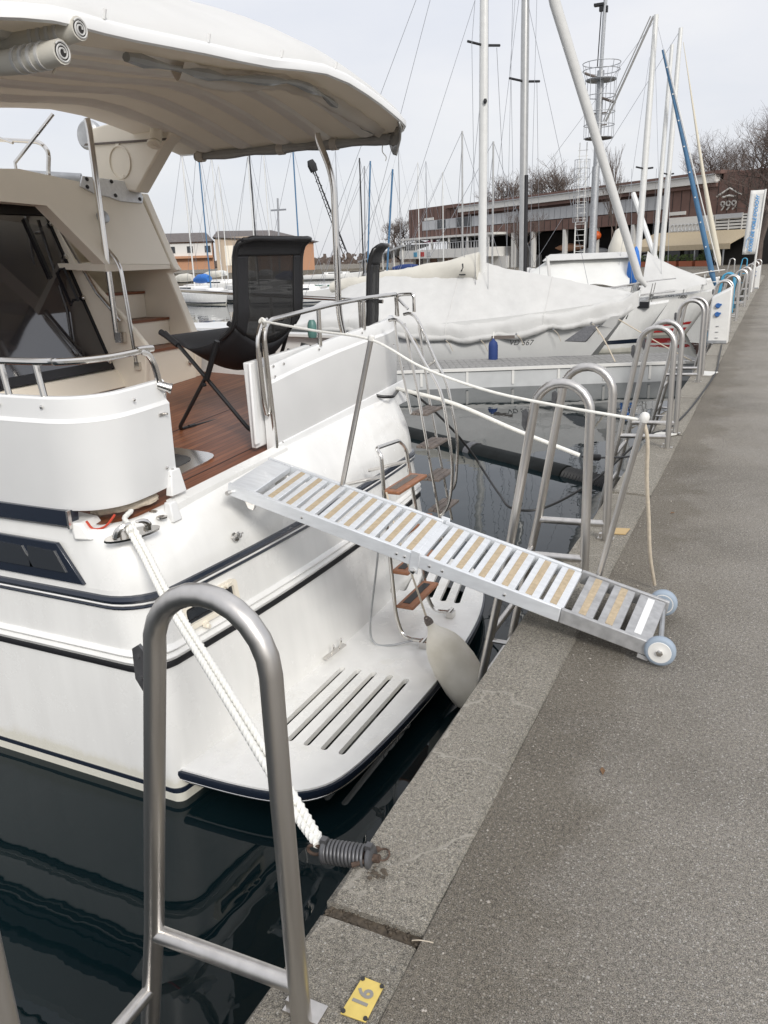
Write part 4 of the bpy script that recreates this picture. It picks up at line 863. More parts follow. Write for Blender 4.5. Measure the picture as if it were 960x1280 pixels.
# ================================================================== QUAY LADDERS
def make_ladder(loc, label, m, n=12, detail=True, sp=.61):
    t_ = thing('quay_ladder', loc, label, 'ladder', 'stainless hoop ladders along the quay edge')
    O = V(loc)
    for y in (0, sp):
        P = fil([(.0, y, 0), (-.005, y, .62)], .1)+[V(-.145+.14*cos(a)*1.0, y, .855+.145*sin(a)) for a in [pi*k/12 for k in range(13)]]
        P += [V(-.40, y, .10), V(-.555, y, -.72), V(-.60, y, -1.35)]
        b2 = MB(); b2.tube([O+p for p in P], .0235, n); h_ = build('hoop', b2, m, t_, smooth=50)
        b2 = MB(); b2.tube([O+V(-.41, y, .085), O+V(0, y, .10)], .0205, n); build('cross_bar', b2, m, h_)
        if detail:
            b2 = MB(); b2.prism([O+V(x, y-.004, z) for x, z in ((-.295, .735), (-.325, .748), (-.345, .78), (-.343, .85), (-.325, .862), (-.314, .85), (-.318, .80), (-.285, .775))], (0, .008, 0))
            for hz_ in (.785, .835): b2.lathe([(.006, 0), (.006, .003)], O+V(-.330, y-.004, hz_), (0, -1, 0), 8)
            build('hook', b2, springm, h_)
            b2 = MB(); b2.prism([O+V(x, y+q*.0, z) for x, z, q in ((.04, 0.0, 0), (-.05, 0.0, 0), (-.05, 0.008, 0), (.04, .008, 0))], (0, .05, 0)); b2.box(O+V(-.035, y+.02, .02), (.015, .03, .03)); build('foot_plate', b2, brushed, h_)
    for z in (-.10, -.40, -.72):
        xx = -.40-.18*(.10-z); b2 = MB(); b2.tube([O+V(xx, 0, z), O+V(xx, sp, z)], .018, n); build('rung', b2, m, t_)
    for y in (0, sp):
        b2 = MB(); b2.tube([O+V(-.50, y, -.45), O+V(-.13, y, -.45)], .014, 8); build('wall_bracket', b2, m, t_)
    return t_
lab = ['nearest steel hoop ladder, cut by the bottom left edge of the photo', 'steel hoop ladder just beyond the gangway, behind the stanchion with the white knob',
       'steel hoop ladder with the white plates at its foot, third along the quay', 'steel hoop ladder just in front of the white power pedestal, fourth along the quay',
       'steel hoop ladder right behind the white power pedestal', 'second steel hoop ladder behind the white power pedestal', 'third steel hoop ladder behind the power pedestal, next to the blue one',
       'small far steel hoop ladder, fourth behind the power pedestal', 'tiny far steel hoop ladder in front of the banner pole', 'tiny steel hoop ladder beside the far small white pedestal', 'farthest steel hoop ladder before the end of the quay']
pos = [(-.785, .475, 0), (-.745, 3.90, 0), (-.69, 7.0, 0), (-.76, 10.82, 0), (-.75, 17.2, 0), (-.75, 20.5, 0), (-.75, 25.6, 0), (-.75, 29, 0), (-.75, 34.5, 0), (-.75, 40.5, 0), (-.75, 47, 0)]
make_ladder(pos[0], lab[0], brushed, 16, sp=.648)
l0 = make_ladder(pos[1], lab[1], brushed, 14)
for p, l_ in zip(pos[2:], lab[2:]):
    c_ = copy_tree(l0); c_.location = p; c_['label'] = l_
lb = make_ladder((-.95, 22.6, 0), 'light blue painted hoop ladder among the steel ones on the far quay', bluep, 8, False)
for i, (x, y, m, l_) in enumerate(((-2.4, 55.6, brushed, 'dark far hoop ladder on the end wall, leftmost of the row under the awning'), (-1.7, 55.6, bluep, 'blue far hoop ladder on the end wall near the banner'))):
    make_ladder((x, y, 0), l_, m, 8, False)

# plates, pedestals, little things on the quay ---------------------------------------
bp = thing('number_plate', (-.69, 1.225, 0), 'yellow brass plate numbered 16 screwed to the kerb', 'number plate')
q4 = [V(-.710, 1.276, .002), V(-.653, 1.275, .002), V(-.651, 1.173, .002), V(-.713, 1.170, .002)]
b_ = MB(); b_.prism(q4, (0, 0, .004)); build('plate', b_, brass, bp, bevel=.001)
b_ = MB()
for p in q4: cc = lerp(p, sum(q4, V(0, 0, 0))/4, .13); b_.lathe([(.0055, 0), (.005, .003)], cc+V(0, 0, .004), (0, 0, 1), 10)
build('screw', b_, ink, bp)
build('numerals', textmb('16', .052, (-.682, 1.224, .0065), (.02, 1, 0), (-1, .02, 0), .0012, bold=.0012), greyink, bp)
for i, (P, l_) in enumerate((([(-1.0, 7.40), (-.83, 7.36), (-.69, 7.56), (-.86, 7.62)], 'white rectangular plate lying on the kerb by the third ladder'), ([(-.87, 11.42), (-.67, 11.40), (-.60, 11.75), (-.80, 11.80)], 'small white plate on the kerb by the fourth ladder'))):
    b_ = MB(); b_.prism([(max(x, -.9)+.02, y, .003) for x, y in P], (0, 0, .012)); tag(build('kerb_plate', b_, stainp, bevel=.002), l_, 'plate')
b_ = MB(); b_.prism([(-.765, 4.62, .002), (-.655, 4.64, .002), (-.645, 4.75, .002), (-.755, 4.73, .002)], (0, 0, .006)); tag(build('card_scrap', b_, olive), 'ochre square of card on the kerb by the second ladder foot', 'card')
def pedestal(x, y, s, label):
    p = thing('power_pedestal', (x, y, 0), label, 'pedestal', 'white power pedestals on the kerb')
    b2 = MB(); b2.hexa([V(x-.17*s, y-.13*s, 0), V(x+.17*s, y-.13*s, 0), V(x+.17*s, y+.17*s, 0), V(x-.17*s, y+.17*s, 0)], [V(x-.155*s, y-.12*s, .78*s), V(x+.165*s, y-.12*s, .95*s), V(x+.165*s, y+.16*s, .98*s), V(x-.155*s, y+.16*s, .80*s)]); bd = build('body', b2, whitep, p, bevel=.02*s)
    b2 = MB(); b2.box((x-.0, y-.133*s, .03), (.30*s, .01, .05)); build('base_trim', b2, galv, p)
    if s > .8:
        for z in (.50, .65): b2 = MB(); b2.lathe([(.045, 0), (.045, .03), (.035, .05)], (x-.04, y-.118, z), (0, -1, .1), 14); b2.box((x-.01, y-.16, z+.02), (.06, .02, .03)); build('socket', b2, bluesock, p)
        for z in (.30, .20, .10): b2 = MB(); b2.box((x-.02, y-.134, z), (.05, .012, .012)); build('vent', b2, galv, p)
pedestal(-.83, 15.65, 1.0, 'white power pedestal with two blue sockets on the kerb')
pedestal(-.76, 37.0, .95, 'far small white power pedestal near the banner')

# ================================================================== CHAIRS
def make_chair(loc, label, kz=1.):
    t_ = thing('lounge_chair', loc, label, 'chair', 'black folding lounge chairs in the cockpit'); O = V(loc)
    zz = lambda z: z*kz if z < .655 else .655*kz+(z-.655)*(1.185-.655*kz)/(1.185-.655)
    WD = .66
    # side profile in x,z (local, foot of the front leg near x=-.25)
    pr = [(-.27, .62), (-.16, .575), (-.08, .545), (.04, .56), (.17, .60), (.27, .655), (.325, .74), (.34, .90), (.35, 1.03), (.36, 1.09), (.385, 1.15), (.435, 1.185)]
    sp_ = spl([(x, 0, zz(z)) for x, z in pr], 4); n_ = len(sp_)
    def pt(i, v, o=0):
        p = sp_[i]; s_ = i/(n_-1); sag = .20*max(0, sin(pi*min(1, max(0, (s_-.06)/.58))))**1.0*(1-(2*v-1)**2)
        sag2 = .03*(1-(2*v-1)**2) if s_ > .55 else 0
        return O+V(p.x+sag2+o, WD*v, p.z-sag)
    nv = 13; split = int(n_*.50); topn = n_-9
    def patch(name, i0, i1, v0, v1, m, par, th=.006):
        b2 = MB(); b2.loft([[pt(i, lerp(v0, v1, k/12)) for k in range(13)] for i in range(i0, i1+1)]); return build(name, b2, m, par, smooth=80, solid=th)
    patch('seat', 0, split, 0, 1, mesh_black, t_)
    bk = patch('backrest', split, topn, .15, .85, meshpanel, t_, .003)
    patch('side_border', split, topn, 0, .15, mesh_black, bk, .012); patch('side_border', split, topn, .85, 1, mesh_black, bk, .012)
    patch('head_band', topn, n_-1, 0, 1, mesh_black, t_, .016)
    # tubular frame: back/seat hoop, crossing legs
    fr_ = MB(); ed = [pt(i, 0) for i in range(split-5, n_)]; ed2 = [pt(i, 1) for i in range(split-5, n_)]
    fr_.tube(spl(ed[::4]+[pt(n_-1, .12)], 2)+spl([pt(n_-1, .88)]+ed2[::-1][::4], 2), .0165, 10); build('back_frame', fr_, blackm, t_, smooth=60)
    b2 = MB(); b2.tube(fil([O+V(x, y, zz(z)) for x, y, z in ((-.29, .02, .64), (-.16, .0, .56), (.12, 0, .29), (.38, 0, .035), (.50, .06, .015), (.50, WD-.06, .015), (.38, WD, .035), (-.16, WD, .56), (-.29, WD-.02, .64))], .07, 5), .013, 10); build('long_frame', b2, blackm, t_, smooth=60)
    b2 = MB(); b2.tube(fil([O+V(x, y, zz(z)) for x, y, z in ((.19, -.03, .60), (.12, -.03, .44), (-.20, -.03, .04), (-.22, .0, .015), (-.18, WD, .015), (-.17, WD+.03, .04), (.12, WD+.03, .44), (.19, WD+.03, .60))], .05, 5), .013, 10); fl_ = build('short_frame', b2, blackm, t_, smooth=60)
    b2 = MB()
    for s_ in (.1, .85): p0, p1 = O+V(-.22, 0, .015), O+V(-.18, WD, .015); b2.tube([lerp(p0, p1, s_), lerp(p0, p1, s_+.08)], .018, 8)
    build('foot_sleeve', b2, blackm, fl_)
    for yy in (0, WD): b2 = MB(); b2.tube([O+V(-.31, yy, zz(.645)), O+V(-.25, yy, zz(.615)), O+V(-.17, yy, zz(.565))], .02, 8); build('arm_tip', b2, mesh_black, t_)
    b2 = MB(); b2.tube([O+V(.19, -.03, zz(.60)), O+V(.08, -.04, zz(.36))], .018, 8); b2.lathe([(.012, 0), (.012, .02)], O+V(.07, -.045, zz(.33)), (0, -1, 0), 8); build('pivot', b2, blackm, t_)
    return t_
sz = sole(-3.36, 4.28, -.02).z
ch = make_chair((-3.37, 4.28, sz), 'black mesh lounge chair with high back, nearer the boarding gap, seen whole')
ch.rotation_euler = (0, 0, radians(-5)); ch.scale = (1.04, 1.04, 1.04)
c2 = make_chair((-3.01, 5.46, sz), 'second black lounge chair mostly hidden behind the far bulwark, its back edge showing', .62)
c2.location = (-3.08, 5.46, sole(-3.0, 5.5, -.02).z); c2.rotation_euler = (0, 0, radians(17)); c2.scale = (1, .68, .96)
# ================================================================== DOCK AND BOATS BEHIND
dk = thing('floating_dock', (-4.2, 17.4, WZ), 'grey floating dock with pale sides between the yacht and the covered boat', 'dock')
D0, D1 = V(-8.6, 14.25, -.60), V(-1.15, 17.95, -.60); dd = (D1-D0); dl = dd.length; dd.normalize(); dn_ = V(-dd.y, dd.x, 0)
def dkp(s, w, z=0): return D0+dd*s+dn_*w+V(0, 0, z)
nb_ = 60
for k in range(nb_):
    a, c_ = dl*k/nb_, dl*(k+1)/nb_-.006; h = random.uniform(-.002, .002)
    if k == 0:
        b_ = MB(); b_.hexa([dkp(a, .03, -.03), dkp(c_, .03, -.03), dkp(c_, 1.6, -.03), dkp(a, 1.6, -.03)], [dkp(a, .03), dkp(c_, .03), dkp(c_, 1.6), dkp(a, 1.6)]); pb = build('deck_plank', b_, grey_d, dk)
    else:
        o = pb.copy(); COL.objects.link(o); o.parent = dk; o.location = pb.location+dd*(dl*k/nb_)+V(0, 0, h)
b_ = MB(); b_.hexa([dkp(0, .02, -.45), dkp(dl, .02, -.45), dkp(dl, .10, -.45), dkp(0, .10, -.45)], [dkp(0, .02, -.04), dkp(dl, .02, -.04), dkp(dl, .10, -.04), dkp(0, .10, -.04)]); b_.hexa([dkp(0, 1.5, -.4), dkp(dl, 1.5, -.4), dkp(dl, 1.58, -.4), dkp(0, 1.58, -.4)], [dkp(0, 1.5, -.04), dkp(dl, 1.5, -.04), dkp(dl, 1.58, -.04), dkp(0, 1.58, -.04)]); build('side_beam', b_, dockside, dk)
b_ = MB(); b_.hexa([dkp(0, -.02, -.05), dkp(dl, -.02, -.05), dkp(dl, .03, -.05), dkp(0, .03, -.05)], [dkp(0, -.02, .01), dkp(dl, -.02, .01), dkp(dl, .03, .01), dkp(0, .03, .01)]); build('edge_strip', b_, whitep, dk)
for k in range(9): b_ = MB(); s = .5+k*.95; b_.hexa([dkp(s, -.0, -.34), dkp(s+.05, -.0, -.34), dkp(s+.05, .03, -.34), dkp(s, .03, -.34)], [dkp(s, 0, -.05), dkp(s+.05, 0, -.05), dkp(s+.05, .03, -.05), dkp(s, .03, -.05)]); build('side_rib', b_, whitep, dk)
b_ = MB(); b_.hexa([dkp(0, .05, -.6), dkp(dl, .05, -.6), dkp(dl, 1.5, -.6), dkp(0, 1.5, -.6)], [dkp(0, .05, -.3), dkp(dl, .05, -.3), dkp(dl, 1.5, -.3), dkp(0, 1.5, -.3)]); build('float', b_, darkin, dk)

def hullmb(O, Ln, beam, fb, sheer=.25, fwd=V(1, 0, 0), n=18, stern=.75, draft=.25, rake=.5):
    """ring-lofted boat hull: O = stern at the waterline, fwd = towards the bow"""
    sd = V(-fwd.y, fwd.x, 0); rings = []
    for i in range(n+1):
        s = i/n; w = beam/2*(stern+(1-stern)*min(1, s/.45))*(1 if s < .45 else max(.015, 1-((s-.45)/.55)**2.2))
        z = fb+sheer*max(0, (s-.35)/.65)**2; x = Ln*s
        ring = []
        for q, h in ((1, z), (1.0, z*.6), (.95, .12), (.78, -draft*.4), (.0, -draft), (-.78, -draft*.4), (-.95, .12), (-1., z*.6), (-1, z)):
            rx = x-(rake*(1-min(1, max(0, h/z)))*max(0, (s-.5)/.5)**2)
            ring.append(O+fwd*rx+sd*(w*q)+V(0, 0, h))
        rings.append(ring)
    b2 = MB(); b2.loft(rings, cap=True)
    dk_ = MB(); dk_.loft([[r[0]+V(0, 0, -.02), lerp(r[0], r[-1], .5)+V(0, 0, .06), r[-1]+V(0, 0, -.02)] for r in rings])
    return b2, dk_, rings
def strip(rings, h0, h1, off, side=8, par=None, m=None, name='stripe'):
    b2 = MB(); row = []
    for r in rings:
        top_, low_ = r[side], r[6] if side == 8 else r[2]
        d = (r[side]-r[0 if side == 8 else 8]); d.z = 0; d = d.normalized() if d.length > 1e-6 else V(0, -1, 0)
        row.append([lerp(low_, top_, h0)+d*off, lerp(low_, top_, h1)+d*off])
    b2.loft(row); return build(name, b2, m, par)
# --- the big covered boat right behind the dock
cb = thing('covered_boat', (-6.5, 17.7, WZ), 'pale motorboat under a big white tarpaulin lying just behind the grey dock', 'boat')
Y0 = 18.0; fw_ = V(1, .06, 0).normalized()
h_, d_, R_ = hullmb(V(-15.0, Y0+.9, WZ), 12.25, 2.6, 1.0, .62, fw_, 26, .8, rake=1.25)
hb_ = build('hull', h_, hullg, cb, smooth=50); build('deck', d_, hullg, cb)
ridge = [(-11.6, .25), (-10.6, .72), (-9.9, 1.05), (-8.9, 1.32), (-8.4, 1.38), (-7.3, 1.44), (-6.6, 1.52), (-5.9, 1.30), (-5.1, 1.16), (-4.2, .95), (-3.4, .80), (-2.95, .70), (-2.80, .60)]
lowz = [(-11.6, .0), (-10.4, -.05), (-9, -.12), (-7.3, -.28), (-6.6, -.36), (-6.0, -.30), (-5.2, -.18), (-4.4, -.10), (-3.7, .02), (-3.1, .20), (-2.95, .34), (-2.80, .42)]
def ring_at(x):
    s = min(1, max(0, (x+15.0)/12.25)); i = min(len(R_)-2, int(s*(len(R_)-1))); f_ = s*(len(R_)-1)-i
    return lerp(R_[i][8], R_[i+1][8], f_), lerp(R_[i][0], R_[i+1][0], f_)
b_ = MB(); rings = []; nx = 80; random.seed(3)
ph_ = [random.uniform(0, 6) for _ in range(8)]
for i in range(nx+1):
    x = lerp(-11.6, -2.80, i/nx); a, c_ = ring_at(x); zr, zl = tab(ridge, x), tab(lowz, x); mid = lerp(a, c_, .5); row = []
    wn_ = a.y-mid.y
    ze = zl+.34*min(1, max(.25, (x+12)/2.5)); te = .74
    for k in range(41):
        q = k/40; t_ = abs(2*q-1); sg = -1 if q < .5 else 1   # t_ = 1 at the hem
        edge = a if q < .5 else c_
        if t_ < te:
            u = t_/te; z = lerp(zr, ze, u**1.12)-.07*sin(pi*u)*min(1, zr-ze)+.03*(1-u)**6*0; wy = u
        else:
            u = (t_-te)/(1-te); z = lerp(ze, zl, u)-.02*sin(pi*u*.5); wy = 1+.02*sin(pi*u)
        yy = mid.y+(edge.y-mid.y)*wy+sg*.07*min(1, t_/te)
        fan = (x+6.6)/(.35+1.0*t_)
        crease = (1-abs(sin(fan*1.9+ph_[5])))**4+.7*(1-abs(sin(fan*3.3+ph_[6]+t_)))**5
        pull = (1-abs(sin(x*1.7+t_*2.2+ph_[0])))**5
        z += (.065*crease+.05*pull-.02*sin(x*5+q*9+ph_[1])+.018*(1-abs(sin(x*8.3+t_*5+ph_[7])))**3)*(.25+.75*t_)*min(1, (x+11.6)*2, (-2.8-x)*2+.1)
        if t_ >= te: yy += sg*(.035*sin(x*5.2+ph_[3]+1.5*sin(x*1.3))+.02*sin(x*12+ph_[4]))*u; z += .03*sin(x*3.1+ph_[2])*u
        row.append(V(x, yy, z))
    rings.append(row)
b_.loft(rings, cap=True); cv_ = build('tarpaulin', b_, canvas_t, cb, smooth=80)
b_ = MB(); b_.loft([[rings[i][k]+V(0, -.008, -.004 if k else -.012) for i in range(2, nx)] for k in (0, 2)]); build('hem', b_, canvas_t, cv_, smooth=80, solid=.02)
b_ = MB(); P = [V(-3.25, 17.66, .12), V(-3.05, 17.60, .32), V(-2.85, 17.64, .35), V(-3.0, 17.68, .05)]; b_.prism(P, (0, -.03, 0)); build('tarpaulin_flap', b_, canvas_t, cv_, bevel=.01)
# bow anchor recess
b_ = MB(); b_.hexa([V(-4.0, 17.50, -.20), V(-3.55, 17.55, -.22), V(-3.30, 17.7, .12), V(-3.6, 17.7, .10)], [V(-4.0, 17.62, -.20), V(-3.55, 17.7, -.22), V(-3.30, 17.85, .12), V(-3.6, 17.85, .10)]); build('anchor_plate', b_, springm, cb, bevel=.02)
build('registration', textmb('VD 567', .17, (-4.95, 17.49, -.24), (1, .10, 0), (0, -.1, 1), .004, .3), ink, cb)
b_ = MB(); b_.hexa([V(-5.62, 17.48, -.17), V(-5.1, 17.5, -.15), V(-5.1, 17.54, -.15), V(-5.62, 17.52, -.17)], [V(-5.62, 17.48, -.10), V(-5.1, 17.5, -.08), V(-5.1, 17.54, -.08), V(-5.62, 17.52, -.10)]); build('name_plate', b_, greyteak, cb)
nf = thing('navy_fender', (-5.55, 17.4, -.4), 'dark blue cylindrical fender hanging on the covered boat above the dock', 'fender')
b_ = MB(); b_.lathe([(.02, .36), (.03, .33), (.09, .27), (.105, .2), (.105, -.30), (.08, -.36), (.02, -.38)], (-5.55, 17.40, -.50), (0, 0, 1), 16); build('body', b_, navycov, nf, smooth=60)
b_ = MB(); b_.tube([(-5.55, 17.4, -.15), (-5.55, 17.44, .0)], .01, 6); build('line', b_, rope_w, nf)
nf2 = copy_tree(nf); nf2.location = (-8.05, 17.42, -.3); nf2['label'] = 'dark blue fender on the covered boat just behind the yacht stern rail'
for P, l_ in (([(-3.35, 17.6, .10), (-3.1, 17.4, -.2), (-2.85, 17.2, -.57)], 'yellowish mooring line from the covered boat bow down to the dock'), ([(-3.0, 17.7, .30), (-2.0, 17.6, -.25), (-1.4, 17.7, -.58)], 'pale thin line from the covered boat bow to the dock end by the quay')):
    b_ = MB(); b_.tube(spl(P, 5), .014, 6); tag(build('mooring_line', b_, rope_b), l_, 'rope')

def spreaders(mb2, top, z, w, fwd=V(1, 0, 0)):
    p = V(top[0], top[1], z); s_ = V(-fwd.y, fwd.x, 0); 
    for sg in (-1, 1): mb2.tube([p, p+s_*(sg*w)-fwd*.08+V(0, 0, .05)], .022, 6)
def mast(par, base, h, r, m, sp=(), rake=(0, 0), wires=True, chain=None):
    b2 = MB(); B = V(*base); T_ = B+V(rake[0], rake[1], h); b2.tube([B, lerp(B, T_, .6), T_], r, 10, rad=[r, r, r*.75]); o = build('mast', b2, m, par, smooth=60)
    for f_, w in sp:
        b2 = MB(); p = lerp(B, T_, f_); 
        for sg in (-1, 1): b2.tube([p, p+V(.5*sg*w, .75*sg*w, .04)], r*.3, 6)
        build('spreader', b2, black, o)
    return o, T_
def wires(par, ends, r=.006):
    b2 = MB()
    for a, c_ in ends: b2.tube([V(*a), V(*c_)], r, 4, caps=False)
    return build('rigging', b2, wire, par)
def rail_set(par, rings, i0, i1, step, h=.55, r=.011, pulpit=True, m=steel):
    b2 = MB()
    for sd_ in (0, 8):
        P = [rings[i][sd_]+V(0, 0, h) for i in range(i0, i1+1)]
        b2.tube(P, r*.5, 5); b2.tube([p-V(0, 0, h*.45) for p in P], r*.5, 5)
        for i in range(i0, i1+1, step): b2.tube([rings[i][sd_], rings[i][sd_]+V(0, 0, h)], r, 6)
    o = build('guard_rail', b2, m, par)
    if pulpit:
        b2 = MB(); n_ = len(rings)-1; tip = rings[n_][0]; f_ = (rings[n_][0]-rings[n_-2][0]); f_.z = 0; f_.normalize()
        for hh in (h+.05, h*.5): b2.tube(spl([rings[i1][0]+V(0, 0, hh-.05), rings[n_-1][0]+V(0, 0, hh), tip+f_*.15+V(0, 0, hh), rings[n_-1][8]+V(0, 0, hh), rings[i1][8]+V(0, 0, hh-.05)], 5), r*1.3, 8)
        for q in (n_-2, n_-1):
            for sd_ in (0, 8): b2.tube([rings[q][sd_], rings[q][sd_]+V(0, 0, h)+f_*.1], r*1.2, 6)
        build('pulpit', b2, m, par)
    return o
for k in range(9):
    x = -10.3+k*.82; a, c_ = ring_at(x); zl = tab(lowz, x); b_ = MB(); b_.tube([a+V(0, -.10, zl-a.z+.05), a+V(.10, -.09, zl-a.z-.04), a+V(.16, -.02, zl-a.z-.22)], .008, 5); build('lashing', b_, rope_b, cv_)
    b_ = MB(); b_.lathe([(.022, 0), (.022, .006)], a+V(0, -.105, zl-a.z+.06), (0, -1, 0), 8); build('eyelet', b_, galv, cv_)
for i in (20, 42, 62):
    b_ = MB(); b_.tube([p+V(0, 0, .004) for p in rings[i][1:40]], .011, 5); build('seam', b_, canvas_t, cv_)
pp2 = thing('floating_pipe', (-3, 10.5, WZ), 'black floating pipe with ribbed end lying on the water beyond the second ladder', 'pipe')
b_ = MB(); b_.tube([(-5.6, 11.6, WZ-.06), (-3.6, 10.45, WZ-.06), (-2.1, 9.6, WZ-.06)], .17, 14); build('tube', b_, mat('black_polyethylene', (.010, .012, .012), .75, spec=.2, var=.3), pp2)
b_ = MB(); P = [lerp(V(-2.1, 9.6, WZ-.06), V(-1.25, 9.1, WZ-.06), k/40) for k in range(41)]; b_.tube(P, .12, 12, rad=[.14+.02*(k % 2) for k in range(41)]); build('ribbed_end', b_, hose, pp2)
b_ = MB(); b_.tube([(-3.65, 10.48, WZ-.06), (-3.55, 10.42, WZ-.06)], .185, 14); build('collar', b_, springm, pp2)
# --- yacht A: white mast at the photo centre, beige boom cover with a small logo
sa = thing('sailing_yacht', (-8, 19.9, WZ), 'sailing yacht with white mast and long beige boom cover, behind the tarpaulined boat', 'sailing yacht')
h_, d_, R2 = hullmb(V(-12.5, 20.2, WZ), 8.8, 2.5, .85, .25); build('hull', h_, gel, sa, smooth=50); build('deck', d_, gel, sa)
mo, T_ = mast(sa, (-6.45, 19.3, -.1), 10.6, .10, mastw, ((.585, .5), (.3, .0)), (.02, 0))
b_ = MB(); rings = []
for i in range(26):
    s = i/25; x = lerp(-6.50, -10.6, s); zt_, zb_ = lerp(1.72, 1.12, s**.8), lerp(.95, .78, s)+.05*sin(s*14)
    rings.append([V(x, 19.3+cos(a)*lerp(.30, .16, s)*(1+.1*sin(s*20+a*2)), lerp(zb_, zt_, .5+.5*sin(a))+(.02*sin(s*23))) for a in [2*pi*k/14 for k in range(14)]])
b_.loft(rings, closed=True, cap=True); bc = build('boom_cover', b_, canvas_b, sa, smooth=80)
b_ = MB(); b_.tube([(-6.85, 19.02, 1.45), (-6.83, 19.0, 1.35), (-6.88, 19.0, 1.28)], .02, 6); b_.box((-6.85, 18.99, 1.2), (.16, .02, .03)); build('sail_logo', b_, ink, bc)
wires(sa, [((-6.4, 19.3, 10.4), (-3.9, 20.2, .2)), ((-6.4, 19.3, 10.4), (-12.3, 20.2, .1)), ((-6.6, 18.95, 6.1), (-6.5, 19.0, .1)), ((-6.25, 19.65, 6.1), (-6.3, 21.2, .1)), ((-6.6, 18.95, 6.1), (-6.42, 19.3, 9.6)), ((-6.4, 19.3, 6.0), (-7.0, 19.1, .1)), ((-6.3, 19.1, 10.2), (-6.2, 19.0, .6)), ((-6.55, 19.1, 10.2), (-9.8, 19.2, 1.1))])
b_ = MB(); b_.lathe([(.03, -.05), (.045, 0), (.03, .05)], (-6.36, 19.18, 4.95), (0, 0, 1), 8); build('mast_fitting', b_, black, mo)
# --- yacht B: alloy mast, furled white headsail rising to upper left, pulpit bow
sb = thing('sailing_yacht', (-5.5, 22.6, WZ), 'white sailing yacht whose thick furled white headsail slants up to the left from its bow', 'sailing yacht')
h_, d_, R3 = hullmb(V(-11.2, 22.9, WZ), 8.7, 2.6, .95, .35, rake=.9); build('hull', h_, gel, sb, smooth=50); build('deck', d_, gel, sb)
strip(R3, .10, .20, .012, 8, sb, navy)
b_ = MB(); b_.box((-6.4, 22.7, .12), (3.4, 1.5, .45)); build('coachroof', b_, gel, sb, bevel=.12)
mo, T_ = mast(sb, (-6.25, 22.2, -.0), 11.2, .105, masta, ((.52, .55), (.27, 0)), (-.12, 0))
b_ = MB(); b_.tube([(-3.05, 22.6, .72), (-3.25, 22.55, .95), (-5.61, 22.3, 7.49), (-6.3, 22.2, 9.9)], .12, 12, rad=[.05, .10, .135, .06]); build('furled_headsail', b_, canvas_t, sb, smooth=60)
wires(sb, [((-6.55, 21.8, 5.85), (-6.3, 21.7, .1)), ((-6.1, 22.6, 5.85), (-6.2, 23.9, .1)), ((-6.37, 22.2, 11), (-6.6, 21.8, 5.8)), ((-6.37, 22.2, 11), (-11, 22.9, .3)), ((-6.0, 22.1, 10.8), (-6.05, 22.1, .4)), ((-6.6, 22.1, 10.6), (-6.7, 22.1, .5)), ((-6.3, 22.1, 9), (-7.4, 22.1, .3))])
b_ = MB(); b_.tube([(-6.17, 22.12, .3), (-6.19, 22.12, 3.6)], .05, 8); build('furler', b_, black, sb)
rail_set(sb, R3, 4, 15, 3)
build('registration', textmb('VD 1250', .15, (-3.85, 22.24, -.15), (1, .22, 0), (0, -.1, 1), .004, .2), ink, sb)
b_ = MB(); b_.box((-3.1, 22.6, .25), (.3, .18, .16)); b_.tube([(-3.5, 22.45, -.1), (-3.2, 22.5, .7)], .02, 6); build('anchor', b_, black, sb)
# --- yacht C: boom tent, red stripes, blue furled headsail
sc_ = thing('sailing_yacht', (-5, 27.6, WZ), 'white sailing yacht with red waterline stripes, grey boom tent and blue furled headsail', 'sailing yacht')
h_, d_, R4 = hullmb(V(-10.6, 28.0, WZ), 9.0, 2.7, .95, .42, rake=1.0); build('hull', h_, gel, sc_, smooth=50); build('deck', d_, gel, sc_)
strip(R4, .16, .23, .012, 8, sc_, redp); strip(R4, -.02, .08, .012, 8, sc_, redp)
mo, T_ = mast(sc_, (-4.02, 27.3, .2), 7.9, .095, mastw, ((.48, .4),), (.12, 0))
mast(sc_, (-3.6, 27.9, .2), 7.2, .07, mastw, (), (.12, 0))
b_ = MB(); b_.tube([(-1.70, 28.0, .5), (-1.82, 27.95, .85), (-2.9, 27.65, 4.6), (-3.68, 27.45, 7.2)], .10, 10, rad=[.04, .085, .065, .03]); fs_ = build('furled_headsail', b_, bluesail, sc_, smooth=60)
b_ = MB()
for k in range(9): p = lerp(V(-1.85, 27.84, .95), V(-3.5, 27.4, 6.7), k/8); b_.lathe([(.022, 0), (.022, .01)], p+V(-.0, -.09, 0), (0, -1, 0), 8)
stuff(build('cover_button', b_, whitep, fs_))
b_ = MB(); b_.tube([(-1.62, 27.9, .9), (-2.8, 27.6, 4.6), (-3.62, 27.42, 7.2)], .018, 6); build('halyard', b_, whitep, sc_)
b_ = MB(); rings = []
for i in range(25):
    s = i/24; x = lerp(-4.15, -7.6, s); zt_ = tab([(0, 1.50), (.5, 1.52), (.78, 1.45), (1, .95)], s); w = tab([(0, .95), (.7, 1.05), (1, .8)], s)
    rings.append([V(x+.05*sin(q*5), 27.4+w*q, lerp(zt_, .62+.05*sin(s*16+q*3), abs(q)**1.15)) for q in [-1+2*k/16 for k in range(17)]])
b_.loft(rings, cap=True); build('boom_tent', b_, canvas_g, sc_, smooth=80)
b_ = MB(); b_.hexa([V(-4.1, 26.95, 1.42), V(-7.0, 26.95, 1.38), V(-7.0, 27.85, 1.38), V(-4.1, 27.85, 1.42)], [V(-4.1, 27.2, 1.60), V(-6.8, 27.2, 1.60), V(-6.8, 27.6, 1.60), V(-4.1, 27.6, 1.60)]); build('tent_ridge', b_, canvas_t, sc_, bevel=.05)
b_ = MB(); rings = []
